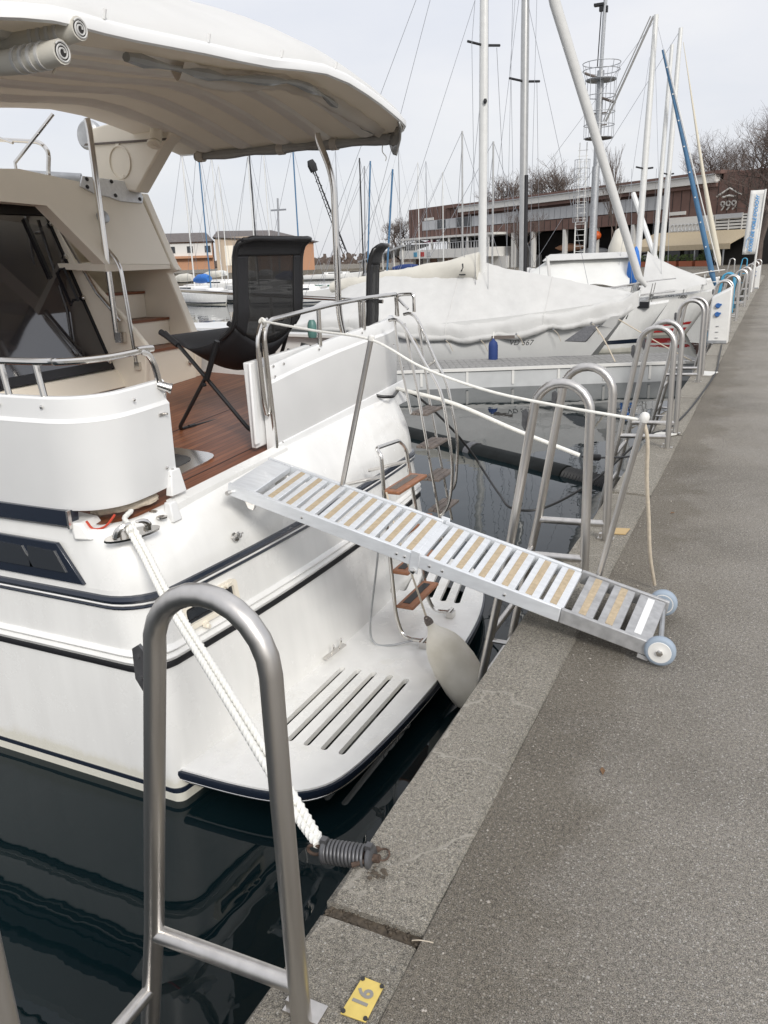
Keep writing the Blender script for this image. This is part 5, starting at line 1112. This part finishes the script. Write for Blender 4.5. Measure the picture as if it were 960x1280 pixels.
for i in range(21):
    s = i/20; x = lerp(-3.75, -1.95, s); zt_ = tab([(0, 1.6), (.12, 1.42), (.5, 1.08), (1, .72)], s); w = lerp(.95, .35, s)
    rings.append([V(x, 27.6+w*q, lerp(zt_, .30+.25*s+.03*sin(s*13+q*4), abs(q)**1.3)) for q in [-1+2*k/14 for k in range(15)]])
b_.loft(rings, cap=True); build('foredeck_cover', b_, canvas_t, sc_, smooth=80)
b_ = MB(); b_.lathe([(.02, 1.0), (.10, .85), (.19, .5), (.20, .2), (.12, -.1), (.03, -.15)], (-4.05, 26.8, .75), (.06, 0, 1), 12); build('blue_bag', b_, bluecov, sc_, smooth=60)
rail_set(sc_, R4, 3, 14, 3, m=whitep)
wires(sc_, [((-3.9, 27.3, 8.0), (-10.4, 28, .5)), ((-3.9, 27.3, 8.0), (-1.6, 28, .6)), ((-4.3, 27.0, 4.0), (-4.0, 26.5, .3)), ((-3.65, 27.6, 4.0), (-3.8, 29, .3)), ((-3.9, 27.2, 7.6), (-3.2, 27.2, .4)), ((-4.0, 27.2, 7), (-4.6, 27, .3))])
build('registration', textmb('VD 12800', .14, (-2.75, 27.42, .20), (1, .28, 0), (0, -.05, 1), .004, .2), ink, sc_)
# white mast crutch pole and loose pole
b_ = MB(); b_.tube([(-5.95, 24.6, -.3), (-6.2, 24.6, 1.55)], .05, 8); tag(build('mast_crutch', b_, whitep), 'short white pole leaning in front of the grey boom tent', 'pole')
b_ = MB(); b_.tube([(-7.75, 49.7, 4.7), (-5.5, 46.8, .1)], .14, 8); tag(build('tilted_spar', b_, mastw), 'slanting thin white spar beside the lookout tower foot', 'spar')
# --- yacht D
sd2 = thing('sailing_yacht', (-5, 38.5, WZ), 'far sailing yacht with two thin white masts, white furled headsail just left of the banner', 'sailing yacht')
h_, d_, R5 = hullmb(V(-11, 38.8, WZ), 8.8, 2.7, 1.0, .4); build('hull', h_, gel, sd2, smooth=50); build('deck', d_, gel, sd2)
mast(sd2, (-4.62, 38.2, .2), 9.9, .11, mastw, ((.45, .35),), (.15, 0))
b_ = MB(); b_.tube([(-2.25, 38.6, .9), (-2.35, 38.6, 1.2), (-3.15, 38.4, 4.4), (-4.35, 38.3, 9.6)], .1, 8, rad=[.05, .14, .07, .01]); build('furled_headsail', b_, mat('cream_sail', (.66, .61, .5), .8), sd2, smooth=60)
b_ = MB(); b_.lathe([(.05, 0), (.55, .5), (.45, 1.6), (.2, 2.3), (.05, 2.4)], (-6.4, 38, .2), (0, 0, 1), 10); build('boom_cover', b_, canvas_b, sd2, smooth=60)
wires(sd2, [((-4.5, 38.2, 10.0), (-10.8, 38.8, .6)), ((-4.5, 38.2, 5.2), (-4.2, 37.4, .4))], .01)
# small white awnings / boats under the roof behind (white tarps)
for i, (x, y, w, h, l_) in enumerate(((-13.6, 52, 2.4, .9, 'small white boat cover left of the tall alloy mast foot'), (-11.2, 46, 3.6, 1.1, 'crumpled white dinghy cover under the lookout tower'))):
    b_ = MB(); b_.grid(lambda a, c_: V(x+w*(a-.5), y+1.6*(c_-.5), .0+h*(1-(2*c_-1)**2)**.7*(.75+.25*sin(a*9+i))*(1-abs(2*a-1)**6)), 22, 12); tg = build('boat_cover', b_, canvas_t, None, smooth=80); tag(tg, l_, 'boat cover')

# --- small boats across the harbour at the left, and their masts
def small_boat(x, y, Ln, ang, m, mh, cov, label, mastm=wire, mr=.05, lean=0, cab=True):
    t_ = thing('moored_sailboat', (x, y, WZ), label, 'sailboat', 'sailboats moored across the harbour'); f_ = V(cos(ang), sin(ang), 0); s_ = V(-f_.y, f_.x, 0); O = V(x, y, WZ)
    h_, d_, R = hullmb(O-f_*Ln/2, Ln, Ln*.32, .75, .25, f_, 12); build('hull', h_, m, t_, smooth=50); build('deck', d_, gel, t_)
    strip(R, -.05, .06, .01, 8, t_, navy); strip(R, -.05, .06, .01, 0, t_, navy)
    M3 = Matrix.Rotation(ang, 3, 'Z')
    if cab:
        b2 = MB(); b2.box(O+f_*(Ln*.05)+V(0, 0, .9), (Ln*.4, Ln*.18, .4), M3); c3 = build('coachroof', b2, gel, t_, bevel=.08)
        for sg in (-1, 1): b2 = MB(); b2.box(O+f_*(Ln*.05)+s_*(sg*Ln*.0915)+V(0, 0, .95), (Ln*.25, .02, .13), M3); build('window', b2, glassd, c3)
    if mh:
        B = O+f_*(Ln*.12)+V(0, 0, .7); b2 = MB(); b2.tube([B, B+V(lean, 0, mh)], mr, 6); mm = build('mast', b2, mastm, t_)
        wires(t_, [(tuple(B+V(lean, 0, mh)), tuple(O+f_*Ln*.48+V(0, 0, .8))), (tuple(B+V(lean, 0, mh)), tuple(O-f_*Ln*.48+V(0, 0, .8))), (tuple(B+V(lean, 0, mh*.95)), tuple(O+s_*Ln*.15+V(0, 0, .7)))], .012)
    if cov:
        b2 = MB(); b2.tube([O+f_*(Ln*.10)+V(0, 0, 1.72), O+V(0, 0, 1.75), O-f_*(Ln*.12)+V(0, 0, 1.72), O-f_*(Ln*.24)+V(0, 0, 1.62)], .3, 10, rad=[.22, .33, .32, .16]); build('boom_cover', b2, cov, t_, smooth=60)
    return t_
small_boat(-36.6, 48.0, 6.5, -.45, gel, 10.0, bluecov, 'white sailboat with a bright blue boom cover across the harbour', bluesail, .045)
small_boat(-34.2, 50.3, 6.5, -.3, gel, 9.3, None, 'plain white sailboat beside the one with the blue boom cover', black, .045)
small_boat(-42.5, 53.5, 7.5, -.3, gel, 10.2, canvas_b, 'white sailboat partly hidden by the yacht side wing', mastw, .06)
small_boat(-31.5, 51.5, 6.5, -.2, hullg, 9.5, navycov, 'sailboat with navy cover seen through the black chair back', bluesail, .05)
small_boat(-28.5, 47, 6, .2, hullg, 0, None, 'low grey boat seen through the lower black chair back')
small_boat(-31.5, 61.5, 8, -.2, greenh, 9, None, 'green hulled boat right of the black chair', lean=.3)
small_boat(-28.2, 55.2, 6.5, .2, greenh, 8.6, None, 'dark green boat behind the bent canopy post', bluesail, .06, .6)
small_boat(-27.3, 53.2, 5.5, .1, gel, 8.6, None, 'white boat with a dark mast right of the canopy post', black, .05)
small_boat(-26.0, 54.0, 6, .1, gel, 7.8, None, 'white boat with slanting blue furled sail left of the edge-on chair', bluesail, .07, .75)
small_boat(-25.5, 66, 9, .1, gel, 0, None, 'white cruiser with navy windows behind the edge-on chair')
small_boat(-52, 70, 8, -.2, gel, 12, canvas_b, 'far white sailboat under the orange building, left', mastw)
small_boat(-47, 72, 8, -.5, gel, 13, canvas_t, 'far white sailboat under the orange building, right', mastw)
small_boat(-55.5, 76, 8, -.3, hullg, 12, canvas_g, 'far grey sailboat below the slate roof of the orange building', mastw)
small_boat(-43.5, 64, 7, -.4, gel, 11, canvas_t, 'white sailboat with pale sail cover left of the black chair back', mastw)
small_boat(-60, 110, 9, .2, gel, 17, None, 'very distant sailboat between the orange building and the trees')
small_boat(-51, 112, 9, .2, gel, 17, None, 'very distant sailboat below the thin crane')
small_boat(-44, 105, 9, .2, gel, 14, None, 'very distant sailboat below the bare tree at the brown building')
small_boat(-38, 88, 9, .1, gel, 12, navycov, 'white boat with a navy cover far behind the edge-on chair', mastw)
small_boat(-32, 80, 9, .1, gel, 10, bluecov, 'white boat with a blue cover in front of the jetty shelter', mastw)
small_boat(-16, 42, 7, .1, gel, 8, canvas_t, 'white sailboat with pale cover between the two tall masts', masta)
small_boat(-13.4, 39, 7, .2, hullg, 7, None, 'grey sailboat low between the two tall masts', masta)

# ================================================================== BUILDINGS
BA = V(-57.6, 133.1, 0); bd_ = V(.808, -.589, 0).normalized(); bn_ = V(-.589, -.808, 0).normalized()   # wall direction and outward normal
def bw(s, z, o=0): return BA+bd_*s+bn_*o+V(0, 0, z)
def bbox(s0, s1, z0, z1, o0, o1, mb2=None):
    mb2 = mb2 or MB(); mb2.hexa([bw(s0, z0, o0), bw(s1, z0, o0), bw(s1, z0, o1), bw(s0, z0, o1)], [bw(s0, z1, o0), bw(s1, z1, o0), bw(s1, z1, o1), bw(s0, z1, o1)]); return mb2
cl_ = thing('brown_clubhouse', tuple(bw(35, 0)), 'long brown clad clubhouse with flat white roof edge across the end of the harbour', 'building')
build('wall', bbox(0, 15, 4.9, 9.5, -12, 0), brown, cl_)
build('wall', bbox(15, 57, 4.8, 9.0, -12, -.3), brown, cl_)
build('wall', bbox(57, 72, 4.9, 8.3, -12, .2), brown, cl_)
b_ = bbox(.3, 57, .0, 4.8, -12, -8); build('rear_wall', b_, darkin, cl_)
build('roof', bbox(12, 64, 8.95, 9.3, -12.5, .6), brown, cl_)
build('roof_edge', bbox(16, 63.5, 8.15, 8.9, -.2, .75), whitew, cl_)
build('soffit', bbox(16, 63.5, 7.75, 8.12, -.2, .5), brown, cl_)
build('wall', bbox(64, 74, 8.2, 9.0, -12, .1), brown, cl_)
build('panel_band', bbox(18.8, 57, 6.0, 7.45, -.2, .06), greyw, cl_)
wf = build('window_band', bbox(4.4, 18.8, 6.0, 7.45, -.1, .06), greyw, cl_)
for k, (a, c_, m) in enumerate(((4.6, 8.6, greyw), (9.1, 11.5, glassd), (11.7, 14.4, greyw), (14.8, 18.6, glassd))): build('window', bbox(a, c_, 6.1, 7.4, .06, .10), m, cl_)
build('window', bbox(5.2, 8, 7.5, 7.9, .02, .12), whitew, cl_)
b_ = MB()
for k in range(33): bbox(19.3+k*1.15, 19.36+k*1.15, 6.05, 7.4, .06, .11, b_)
for k in range(7): bbox(4.6+k*2.0, 4.72+k*2.0, 6.05, 7.45, .08, .16, b_)
stuff(build('mullion', b_, galv, cl_))
b_ = MB()
for k in range(32): bbox(19+k*1.2, 19.05+k*1.2, 4.65, 5.85, .10, .14, b_)
for k in range(12): bbox(.8+k*1.2, .85+k*1.2, 4.95, 9.4, .0, .04, b_)
for k in range(12): bbox(57.6+k*1.2, 57.65+k*1.2, 5.1, 8.2, .2, .24, b_)
stuff(build('cladding_joint', b_, darkin, cl_))
build('gutter', bbox(16, 63.5, 8.9, 9.0, .75, .9), galv, cl_)
for s in (18.6, 30, 44, 56.8): build('downpipe', bbox(s, s+.14, 0, 8.1, .12, .26), galv, cl_)
build('lower_band', bbox(18.8, 57, 4.6, 5.9, -.2, .10), brown, cl_)
for s in (28.6, 33.1, 39.5, 45.3, 51.5): build('column', bbox(s, s+.5, -.1, 4.7, -.4, .1), whitew, cl_)
build('fascia', bbox(1.5, 27.5, 4.55, 4.85, -6, 2.6), whitew, cl_)
tb = build('terrace', bbox(1.0, 26.5, 1.6, 2.9, -6, 2.6), whitew, cl_)
b_ = MB()
for k in range(36): s = 1.2+k*.7; bbox(s, s+.09, 2.9, 3.8, 2.5, 2.58, b_)
bbox(1.0, 26.5, 3.78, 3.86, 2.48, 2.6, b_); stuff(build('terrace_railing', b_, greyw, tb))
for s in (1.3, 6, 11, 16, 21, 26.2): build('terrace_post', bbox(s, s+.25, 2.9, 4.6, 2.3, 2.55), whitew, tb)
for a, m in ((5.8, bluep), (8.0, redp), (10, greyw)): build('pennant', bbox(a, a+1.0, 1.9, 2.6, 2.6, 2.66), m, tb)
build('back_wall', bbox(1, 57, 0, 4.6, -7.9, -7), darkin, cl_)
build('ground_floor', bbox(2, 28, -.1, 1.6, -6, .5), whitew, cl_)
for s in (3, 7.5, 12, 16.5, 21): build('doorway', bbox(s, s+2.2, 0, 1.5, .5, .56), glassd, cl_)
# right part: white signboard wall, louvres, awning
build('sign_wall', bbox(57.4, 63.4, 2.2, 5.0, -.2, .3), whitew, cl_)
b_ = MB()
for k in range(9): b_.tube([bw(58.0+k*.5+.25*cos(a), 3.9+.35*sin(a), .34) for a in [1+4.2*q/7 for q in range(8)]], .06, 5)
build('wall_mark', b_, greyw, cl_)
b_ = bbox(57.3, 59.6, 5.25, 5.6, .2, .3); build('wall_strip', b_, whitew, cl_)
for k in range(8): build('louvre', bbox(63.5, 68.4, 2.6+k*.31, 2.8+k*.31, 0, .2), whitew, cl_)
for s in (63.5, 65.2, 66.8, 68.3): build('louvre_post', bbox(s, s+.12, 2.5, 5.0, .2, .26), whitew, cl_)
build('louvre_back', bbox(63.4, 72, 0, 4.9, -1, -.1), darkin, cl_)
b_ = MB(); b_.hexa([bw(55.5, 3.4, .3), bw(68.6, 3.3, .3), bw(68.9, 2.0, 4.2), bw(55.2, 1.9, 4.2)], [bw(55.5, 3.5, .3), bw(68.6, 3.4, .3), bw(68.9, 2.1, 4.2), bw(55.2, 2.0, 4.2)]); bbox(55.2, 68.9, 1.55, 2.05, 4.2, 4.25, b_); build('awning', b_, awnm, cl_)
for s in (57, 60.5, 64.5, 68): build('awning_post', bbox(s, s+.12, -.1, 2, 4, 4.12), galv, cl_)
build('cafe_front', bbox(55.5, 69, -.1, 2.2, -1, -.2), darkin, cl_)
for s in (57, 59.5, 62, 64.4): build('cafe_window', bbox(s, s+1.9, .5, 1.8, -.2, -.12), glassd, cl_)
b_ = MB(); b_.tube([bw(63.6, 6.75, .35), bw(65.1, 7.45, .35), bw(66.6, 6.75, .35)], .09, 6); b_.tube([bw(64.3, 6.62, .35), bw(65.1, 6.75, .35), bw(65.9, 6.62, .35)], .09, 6); build('sign_arch', b_, whitew, cl_)
build('sign_letters', textmb('999', 1.35, bw(65.1, 5.75, .35), bd_, (0, 0, 1), .06), mat('sign_cream', (.42, .41, .39), .8), cl_)
build('sign_strip', bbox(63.7, 66.9, 4.55, 5.0, .28, .36), greyw, cl_)
# things under the open hall
for s, z, l_ in ((46.4, 3.6, 'orange buoy hanging in the hall just right of the lookout tower'), (58.2, 2.3, 'orange buoy between the thin masts by the grey boom tent')):
    b_ = MB(); b_.lathe([(.05, -.55), (.33, -.42), (.52, -.13), (.53, .13), (.36, .4), (.06, .55)], bw(s, z, .6), (0, 0, 1), 16); tag(build('hanging_buoy', b_, orangeb, smooth=70), l_, 'buoy')
for i, (s, z) in enumerate(((36, 1.2), (42, 1.8), (43.5, .8), (50.5, 1.9), (53, .9), (37.5, 2.4))):
    b_ = MB(); b_.lathe([(.05, -3), (.35, -2), (.55, 0), (.35, 2), (.05, 3)], bw(s, z, -3), bd_, 10); tag(build('stored_canoe', b_, (whitew, greyw, orangew)[i % 3], smooth=60), ('white canoe, leftmost on the racks in the dark hall', 'grey canoe behind the lookout tower in the dark hall', 'orange canoe low behind the lookout tower in the dark hall', 'white canoe behind the furled white headsail in the dark hall', 'grey canoe lowest at the right of the dark hall', 'orange canoe topmost at the left of the dark hall')[i], 'canoe', 'canoes on racks in the open hall')
for i, s in enumerate((5, 9, 12.5, 16)):
    t_ = thing('parasol', tuple(bw(s, 2.9, 1)), 'parasol on the clubhouse terrace, %s' % ('white, leftmost', 'pink one', 'white, right of the pink one', 'grey, rightmost')[i], 'parasol', 'parasols on the terrace')
    b_ = MB(); b_.lathe([(1.5, 1.15), (.8, 1.4), (.05, 1.6)], bw(s, 2.9, 1), (0, 0, 1), 8); build('canopy', b_, (whitew, redpar, whitew, greyw)[i], t_); b_ = MB(); b_.tube([bw(s, 2.9, 1), bw(s, 4.2, 1)], .04, 6); build('pole', b_, galv, t_)
for i in range(5):
    s = 57.2+i*2.1; t_ = thing('planter_box', tuple(bw(s, 0, 4.8)), ('leftmost', 'second from left', 'middle', 'second from right', 'rightmost')[i]+' terracotta planter in front of the cafe awning', 'planter', 'terracotta planters under the awning')
    build('box', bbox(s, s+1.7, -.05, .5, 4.6, 5.1), terra, t_)
    b_ = MB()
    for q in range(60): p = bw(s+random.uniform(0, 1.7), random.uniform(.5, 1.1), random.uniform(4.6, 5.1)); b_.box(p, (.22, .02, .14), Matrix.Rotation(random.uniform(0, 6), 3, random.choice('XYZ')))
    stuff(build('leaves', b_, foliage, t_))
for s, hgt, m, l_ in ((59.6, 2.0, palmm, 'yellowish potted palm under the awning'), (67.0, 2.0, foliage, 'dark green shrub right of the blue sail foot')):
    t_ = thing('shrub', tuple(bw(s, 0, 4.4)), l_, 'plant'); b_ = MB()
    for q in range(70):
        a = random.uniform(0, 2*pi); p0 = bw(s, .6, 4.8); p1 = p0+V(cos(a), sin(a), 0)*random.uniform(.3, 1.2)+V(0, 0, random.uniform(.2, 1.3)); d = (p1-p0); sd_ = V(-d.y, d.x, 0).normalized()*.09
        b_.add([p0, lerp(p0, p1, .55)+sd_+V(0, 0, .15), p1, lerp(p0, p1, .55)-sd_+V(0, 0, .15)], [(0, 1, 2, 3)])
    build('fronds', b_, m, t_); b_ = MB(); b_.tube([bw(s, 0, 4.8), bw(s, .7, 4.8)], .12, 6); build('stem', b_, bark, t_)
# people-free kiosk: low jetty canopy at the left of the clubhouse
kc = thing('jetty_shelter', tuple(bw(-5, 0)), 'low grey roofed shelter on posts left of the clubhouse', 'shelter')
b_ = MB(); b_.hexa([bw(-14, 1.2, 3), bw(3, 3.6, 3), bw(3, 3.6, -2), bw(-14, 1.2, -2)], [bw(-14, 1.45, 3), bw(3, 3.9, 3), bw(3, 3.9, -2), bw(-14, 1.45, -2)]); build('roof', b_, greyw, kc)
for s in (-13, -9, -5, -1, 2): build('post', bbox(s, s+.25, -1, 1.6+(s+13)*.13, 2.5, 2.75), whitew, kc)
# orange building at the left
OA = V(-97, 114.6, 0); od = V(.815, .58, 0).normalized(); on_ = V(.58, -.815, 0).normalized()
def ow_(s, z, o=0): return OA+od*s+on_*o+V(0, 0, z)
def obox(s0, s1, z0, z1, o0, o1):
    b2 = MB(); b2.hexa([ow_(s0, z0, o0), ow_(s1, z0, o0), ow_(s1, z0, o1), ow_(s0, z0, o1)], [ow_(s0, z1, o0), ow_(s1, z1, o0), ow_(s1, z1, o1), ow_(s0, z1, o1)]); return b2
ob = thing('orange_building', tuple(ow_(4, 0)), 'long orange harbour building with white upper floor and slate roof across the water', 'building')
build('wall', obox(-14, 9.5, 1, 5.6, -8, 0), orangew, ob); build('wall', obox(-14, 9.3, 3.3, 5.4, -1, .12), whitew, ob)
for s in range(-13, 9, 3): f_ = build('window', obox(s, s+1.2, 3.7, 5.0, .1, .16), whitew, ob); build('pane', obox(s+.1, s+1.1, 3.8, 4.9, .16, .19), glassd, f_)
build('balcony', obox(-14, 9.4, 2.9, 3.3, 0, .9), orangew, ob)
b_ = MB(); b_.hexa([ow_(-14.5, 5.6, .6), ow_(9.8, 5.6, .6), ow_(9.8, 5.6, -8.5), ow_(-14.5, 5.6, -8.5)], [ow_(-13, 7.2, -3.5), ow_(8.5, 7.2, -3.5), ow_(8.5, 7.2, -4.5), ow_(-13, 7.2, -4.5)]); build('roof', b_, roofg, ob)
ob2 = thing('cream_hall', tuple(ow_(15, 0)), 'cream hall with gabled slate roof joined to the right of the orange building', 'building')
build('wall', obox(10, 17, 0, 6.2, -9, 1), mat('cream_render', (.50, .40, .30), .85, var=.05), ob2); build('wall', obox(17, 27, 0, 5.0, -9, .8), orangew, ob2)
build('shutter', obox(11.5, 15.5, 1.5, 4.8, 1, 1.08), cream, ob2)
b_ = MB(); b_.hexa([ow_(9.6, 6.2, 1.5), ow_(28, 5.0, 1.5), ow_(28, 5.0, -9.5), ow_(9.6, 6.2, -9.5)], [ow_(10.4, 7.4, -3.5), ow_(20, 7.3, -3.5), ow_(20, 7.3, -4.5), ow_(10.4, 7.4, -4.5)]); build('roof', b_, roofg, ob2)
b_ = MB(); b_.prism([ow_(-30, -.9, 3), ow_(40, -.9, 3), ow_(40, .3, 3), ow_(-30, .3, 3)], tuple(on_*-14)); struct('far_quay', b_, asphalt)
# ================================================================== TOWER, BANNER, CRANE, FAR MASTS
tw = thing('lookout_tower', (-9.72, 49.05, 0), 'steel light tower with caged platforms rising behind the sailboats', 'tower'); O = V(-9.72, 49.05, 0)
b_ = MB(); b_.tube([O+V(-.05, 0, -.1), O+V(-.03, 0, 6.2)], .21, 12); b_.tube([O+V(0.0, 0, 6.2), O+V(.0, 0, 11.0)], .19, 12); b_.tube([O+V(0, 0, 10.9), O+V(.12, 0, 16.5)], .10, 10); build('column', b_, galv, tw)
for z, r in ((7.6, .72), (10.5, .78)): b_ = MB(); b_.lathe([(r, 0), (r, .08), (.2, .12)], O+V(.03, 0, z), (0, 0, 1), 20); build('platform', b_, galv if z > 8 else greyteak, tw)
b_ = MB()
for z, r in ((11.35, 1.0), (11.0, .98), (9.75, .82), (8.95, .82), (8.3, .82), (7.65, .78), (10.55, .82)): b_.tube([O+V(.03+r*cos(a), r*sin(a), z) for a in [2*pi*k/26 for k in range(26)]], .022, 5, closed=True)
for k in range(9): a = 2*pi*k/9; b_.tube([O+V(.03+.80*cos(a), .80*sin(a), 7.6), O+V(.03+.82*cos(a), .82*sin(a), 10.5), O+V(.03+1.0*cos(a), 1.0*sin(a), 11.35)], .018, 4)
stuff(build('cage', b_, galv, tw))
b_ = MB(); b_.tube([O+V(0, 0, 9.7), O+V(.9, -.3, 9.3)], .07, 6); b_.tube([O+V(-.9, .2, 11.0), O+V(0, 0, 10.6)], .07, 6); b_.box(O+V(0, 0, 8.9), (.9, .12, .06)); b_.box(O+V(0, 0, 8.3), (.9, .12, .06)); build('bracket', b_, greyteak, tw)
b_ = MB(); b_.box(O+V(-.25, 0, 14.15), (.5, .3, .12)); b_.box(O+V(-.12, 0, 13.95), (.2, .2, .25)); b_.box(O+V(.15, 0, 13.9), (.15, .15, .3)); b_.tube([O+V(-.12, 0, 13.9), O+V(-.2, 0, 11.2)], .03, 5); build('camera_head', b_, black, tw)
b_ = MB(); X = -.78
for k in range(7): b_.tube([O+V(X+.42*cos(pi*k/6), -.1-.42*sin(pi*k/6), 3.3), O+V(X+.42*cos(pi*k/6), -.1-.42*sin(pi*k/6), 6.6)], .018, 4)
for k in range(8): z = 3.3+k*.47; b_.tube([O+V(X+.42*cos(pi*q/8), -.1-.42*sin(pi*q/8), z) for q in range(9)], .018, 4)
stuff(build('ladder_cage', b_, galv, tw))
b_ = MB()
for sx_ in (-.28, .28): b_.tube([O+V(X+sx_, 0, -.1), O+V(X+sx_, 0, 3.3)], .04, 6); b_.tube([O+V(X+sx_*.7, 0, 3.3), O+V(X+sx_*.7, 0, 7.5)], .025, 6)
for k in range(24): b_.tube([O+V(X-.28, 0, .2+k*.3), O+V(X+.28, 0, .2+k*.3)], .018, 4)
stuff(build('ladder', b_, whitep, tw))
b_ = MB(); b_.hexa([O+V(-1.2, -.4, 0), O+V(-.4, -.4, 0), O+V(-.4, -.2, 0), O+V(-1.2, -.2, 0)], [O+V(-1.2, -.4, 1.4), O+V(-.4, -.4, 1.4), O+V(-.4, -.2, 1.4), O+V(-1.2, -.2, 1.4)]); build('gate_panel', b_, greenh, tw)
b_ = MB(); b_.tube([(-6.62, 45.52, 12.4), (-8.79, 46.17, 8.05)], .055, 8); b_.tube([(-6.75, 45.45, 12.4), (-8.92, 46.1, 8.05)], .03, 8); tag(build('slanting_stay', b_, masta), 'dark slanting spar crossing in front of the caged tower', 'spar')
bn2 = thing('banner_flag', (-.95, 34, 0), 'tall white banner with blue lettering on a pole by the quay edge', 'banner')
b_ = MB(); b_.tube([(-.80, 34, -.02), (-.76, 34, 1.3), (-.66, 34, 3.6)], .035, 8); build('pole', b_, whitep, bn2)
b_ = MB(); b_.grid(lambda a, c_: V(lerp(lerp(-1.24, -.74, a), lerp(-1.15, -.65, a), c_), 34+.02*sin(c_*7+a*3), lerp(1.36, 3.58, c_)), 6, 16); fl2 = build('flag', b_, whitep, bn2, solid=.008)
build('lettering', textmb("ECOLE DE VOILE D'OUCHY", .165, (-.93, 33.95, 2.42), (.045, 0, 1), (-1, 0, .045), .004, .25, space=.95, bold=.006), blueink, fl2)
build("lettering", textmb("-----------------", .10, (-.79, 33.95, 2.55), (.045, 0, 1), (-1, 0, .045), .003), blueink, fl2)
b_ = MB(); b_.tube([V(-1.05+.09*cos(a), 33.95, 1.75+.2*sin(a)) for a in [2*pi*k/14 for k in range(10)]], .012, 5); build('emblem', b_, blueink, fl2)
cr_ = thing('harbour_crane', (-45, 120, 0), 'thin dark lattice crane jib rising in the distance left of the bent canopy post', 'crane')
C0, C1 = V(-51.2, 97.2, 2.5), V(-54.53, 95.53, 13.3); b_ = MB(); d = (C1-C0); 
for oy in ((.35, 0, 0), (-.35, 0, 0), (0, 0, .5)): b_.tube([C0+V(*oy), C1+V(*oy)*.4], .06, 5)
for k in range(22): a = lerp(C0, C1, k/22); c_ = lerp(C0, C1, (k+1)/22); s_ = 1 if k % 2 else -1; b_.tube([a+V(.35*s_, 0, 0), c_+V(-.35*s_, 0, 0)], .04, 4)
build('jib', b_, black, cr_); b_ = MB(); b_.lathe([(.5, -.8), (.6, 0), (.4, .6)], C1, d, 8); build('jib_head', b_, black, cr_)
# lamp post
lp = thing('lamp_post', (-62, 150, 0), 'distant twin armed lamp mast above the black chair', 'lamp post'); b_ = MB(); b_.tube([(-58.8, 93, 0), (-58.46, 93.18, 9.5)], .12, 6); build('pole', b_, wire, lp); b_ = MB(); b_.box((-58.46, 93.18, 8.1), (2.2, .2, .2)); build('arm', b_, wire, lp)

# ================================================================== BARE TREES
def tree(base, h, spread, label, seed, lev=6, r0_=.22, upright=False, yaw=None, stem=.3):
    random.seed(seed); t_ = thing('bare_tree', base, label, 'tree'); tr_ = MB(); cw = MB(); B = V(*base)
    def grow(p, d, ln, r, k):
        q = p+d*ln*.5+V(random.uniform(-.05, .05), random.uniform(-.05, .05), 0)*ln; e = q+(d+V(random.uniform(-.25, .25), random.uniform(-.25, .25), .05)).normalized()*ln*.5
        (tr_ if k < 2 else cw).tube([p, q, e], r, 6 if k < 2 else (4 if k < 4 else 3), caps=False, rad=[r, r*.85, r*.66])
        if k >= lev-1: return
        for c_ in range((random.choice((3, 3, 4)) if k < 5 else 3) if k else 5):
            ax_ = V(random.uniform(-1, 1), random.uniform(-1, 1), random.uniform(-.25, .9)).normalized()
            nd = (d*(1.25 if upright else .55)+ax_*spread+V(0, 0, .12)).normalized(); grow(e if random.random() < .75 else q, nd, ln*random.uniform(.62, .86), r*.58, k+1)
    grow(B, V(.02, 0, 1), h*stem, r0_, 0)
    build('trunk', tr_, bark, t_, smooth=60); stuff(build('crown', cw, bark, t_, smooth=0)); return t_
tree((-1.6, 80, 0), 16.0, .95, 'big bare plane tree at the right edge in front of the clubhouse end', 11, 8, .33, stem=.27)
tree((-7.5, 106, 0), 16.5, 1.0, 'bare tree whose crown shows over the clubhouse roof right of the blue sail', 5, 8, .3, stem=.25)
tree((.2, 72, 0), 14.0, 1.0, 'bare tree behind the banner at the right edge', 29, 8, .28, stem=.27)
tree((-61.4, 138, 0), 10.0, .9, 'bare rounded tree at the left end of the brown clubhouse', 8, 7, .35, stem=.27)
tree((-42.5, 147, 0), 20, .9, 'left of two bare treetops showing over the clubhouse roof', 9, 7, .45, stem=.27)
tree((-36.5, 149, 0), 19.5, .9, 'right of two bare treetops showing over the clubhouse roof', 14, 7, .45, stem=.27)
tree((-16.6, 96, 0), 11.6, .35, 'slim upright bare tree in front of the clubhouse roof', 21, 6, .14, True)
tree((-29, 104, 0), 8, .6, 'thin bare tree in front of the grey clubhouse panels', 31, 6, .12)
# far tree belt beyond the harbour (uncountable)
random.seed(4); b_ = MB()
for k in range(900):
    x = random.uniform(-340, -110); y = 430+random.uniform(-20, 20); p = V(x, y, random.uniform(0, 5.5)*(.5+.5*sin(x*.05)**2)); s_ = random.uniform(.8, 2.0)
    b_.box(p, (s_*1.6, .2, s_), Matrix.Rotation(random.uniform(0, 3), 3, 'Y'))
o = stuff(build('far_trees', b_, bark)); o['label'] = 'brownish far shore trees on the horizon at left'; o['category'] = 'trees'
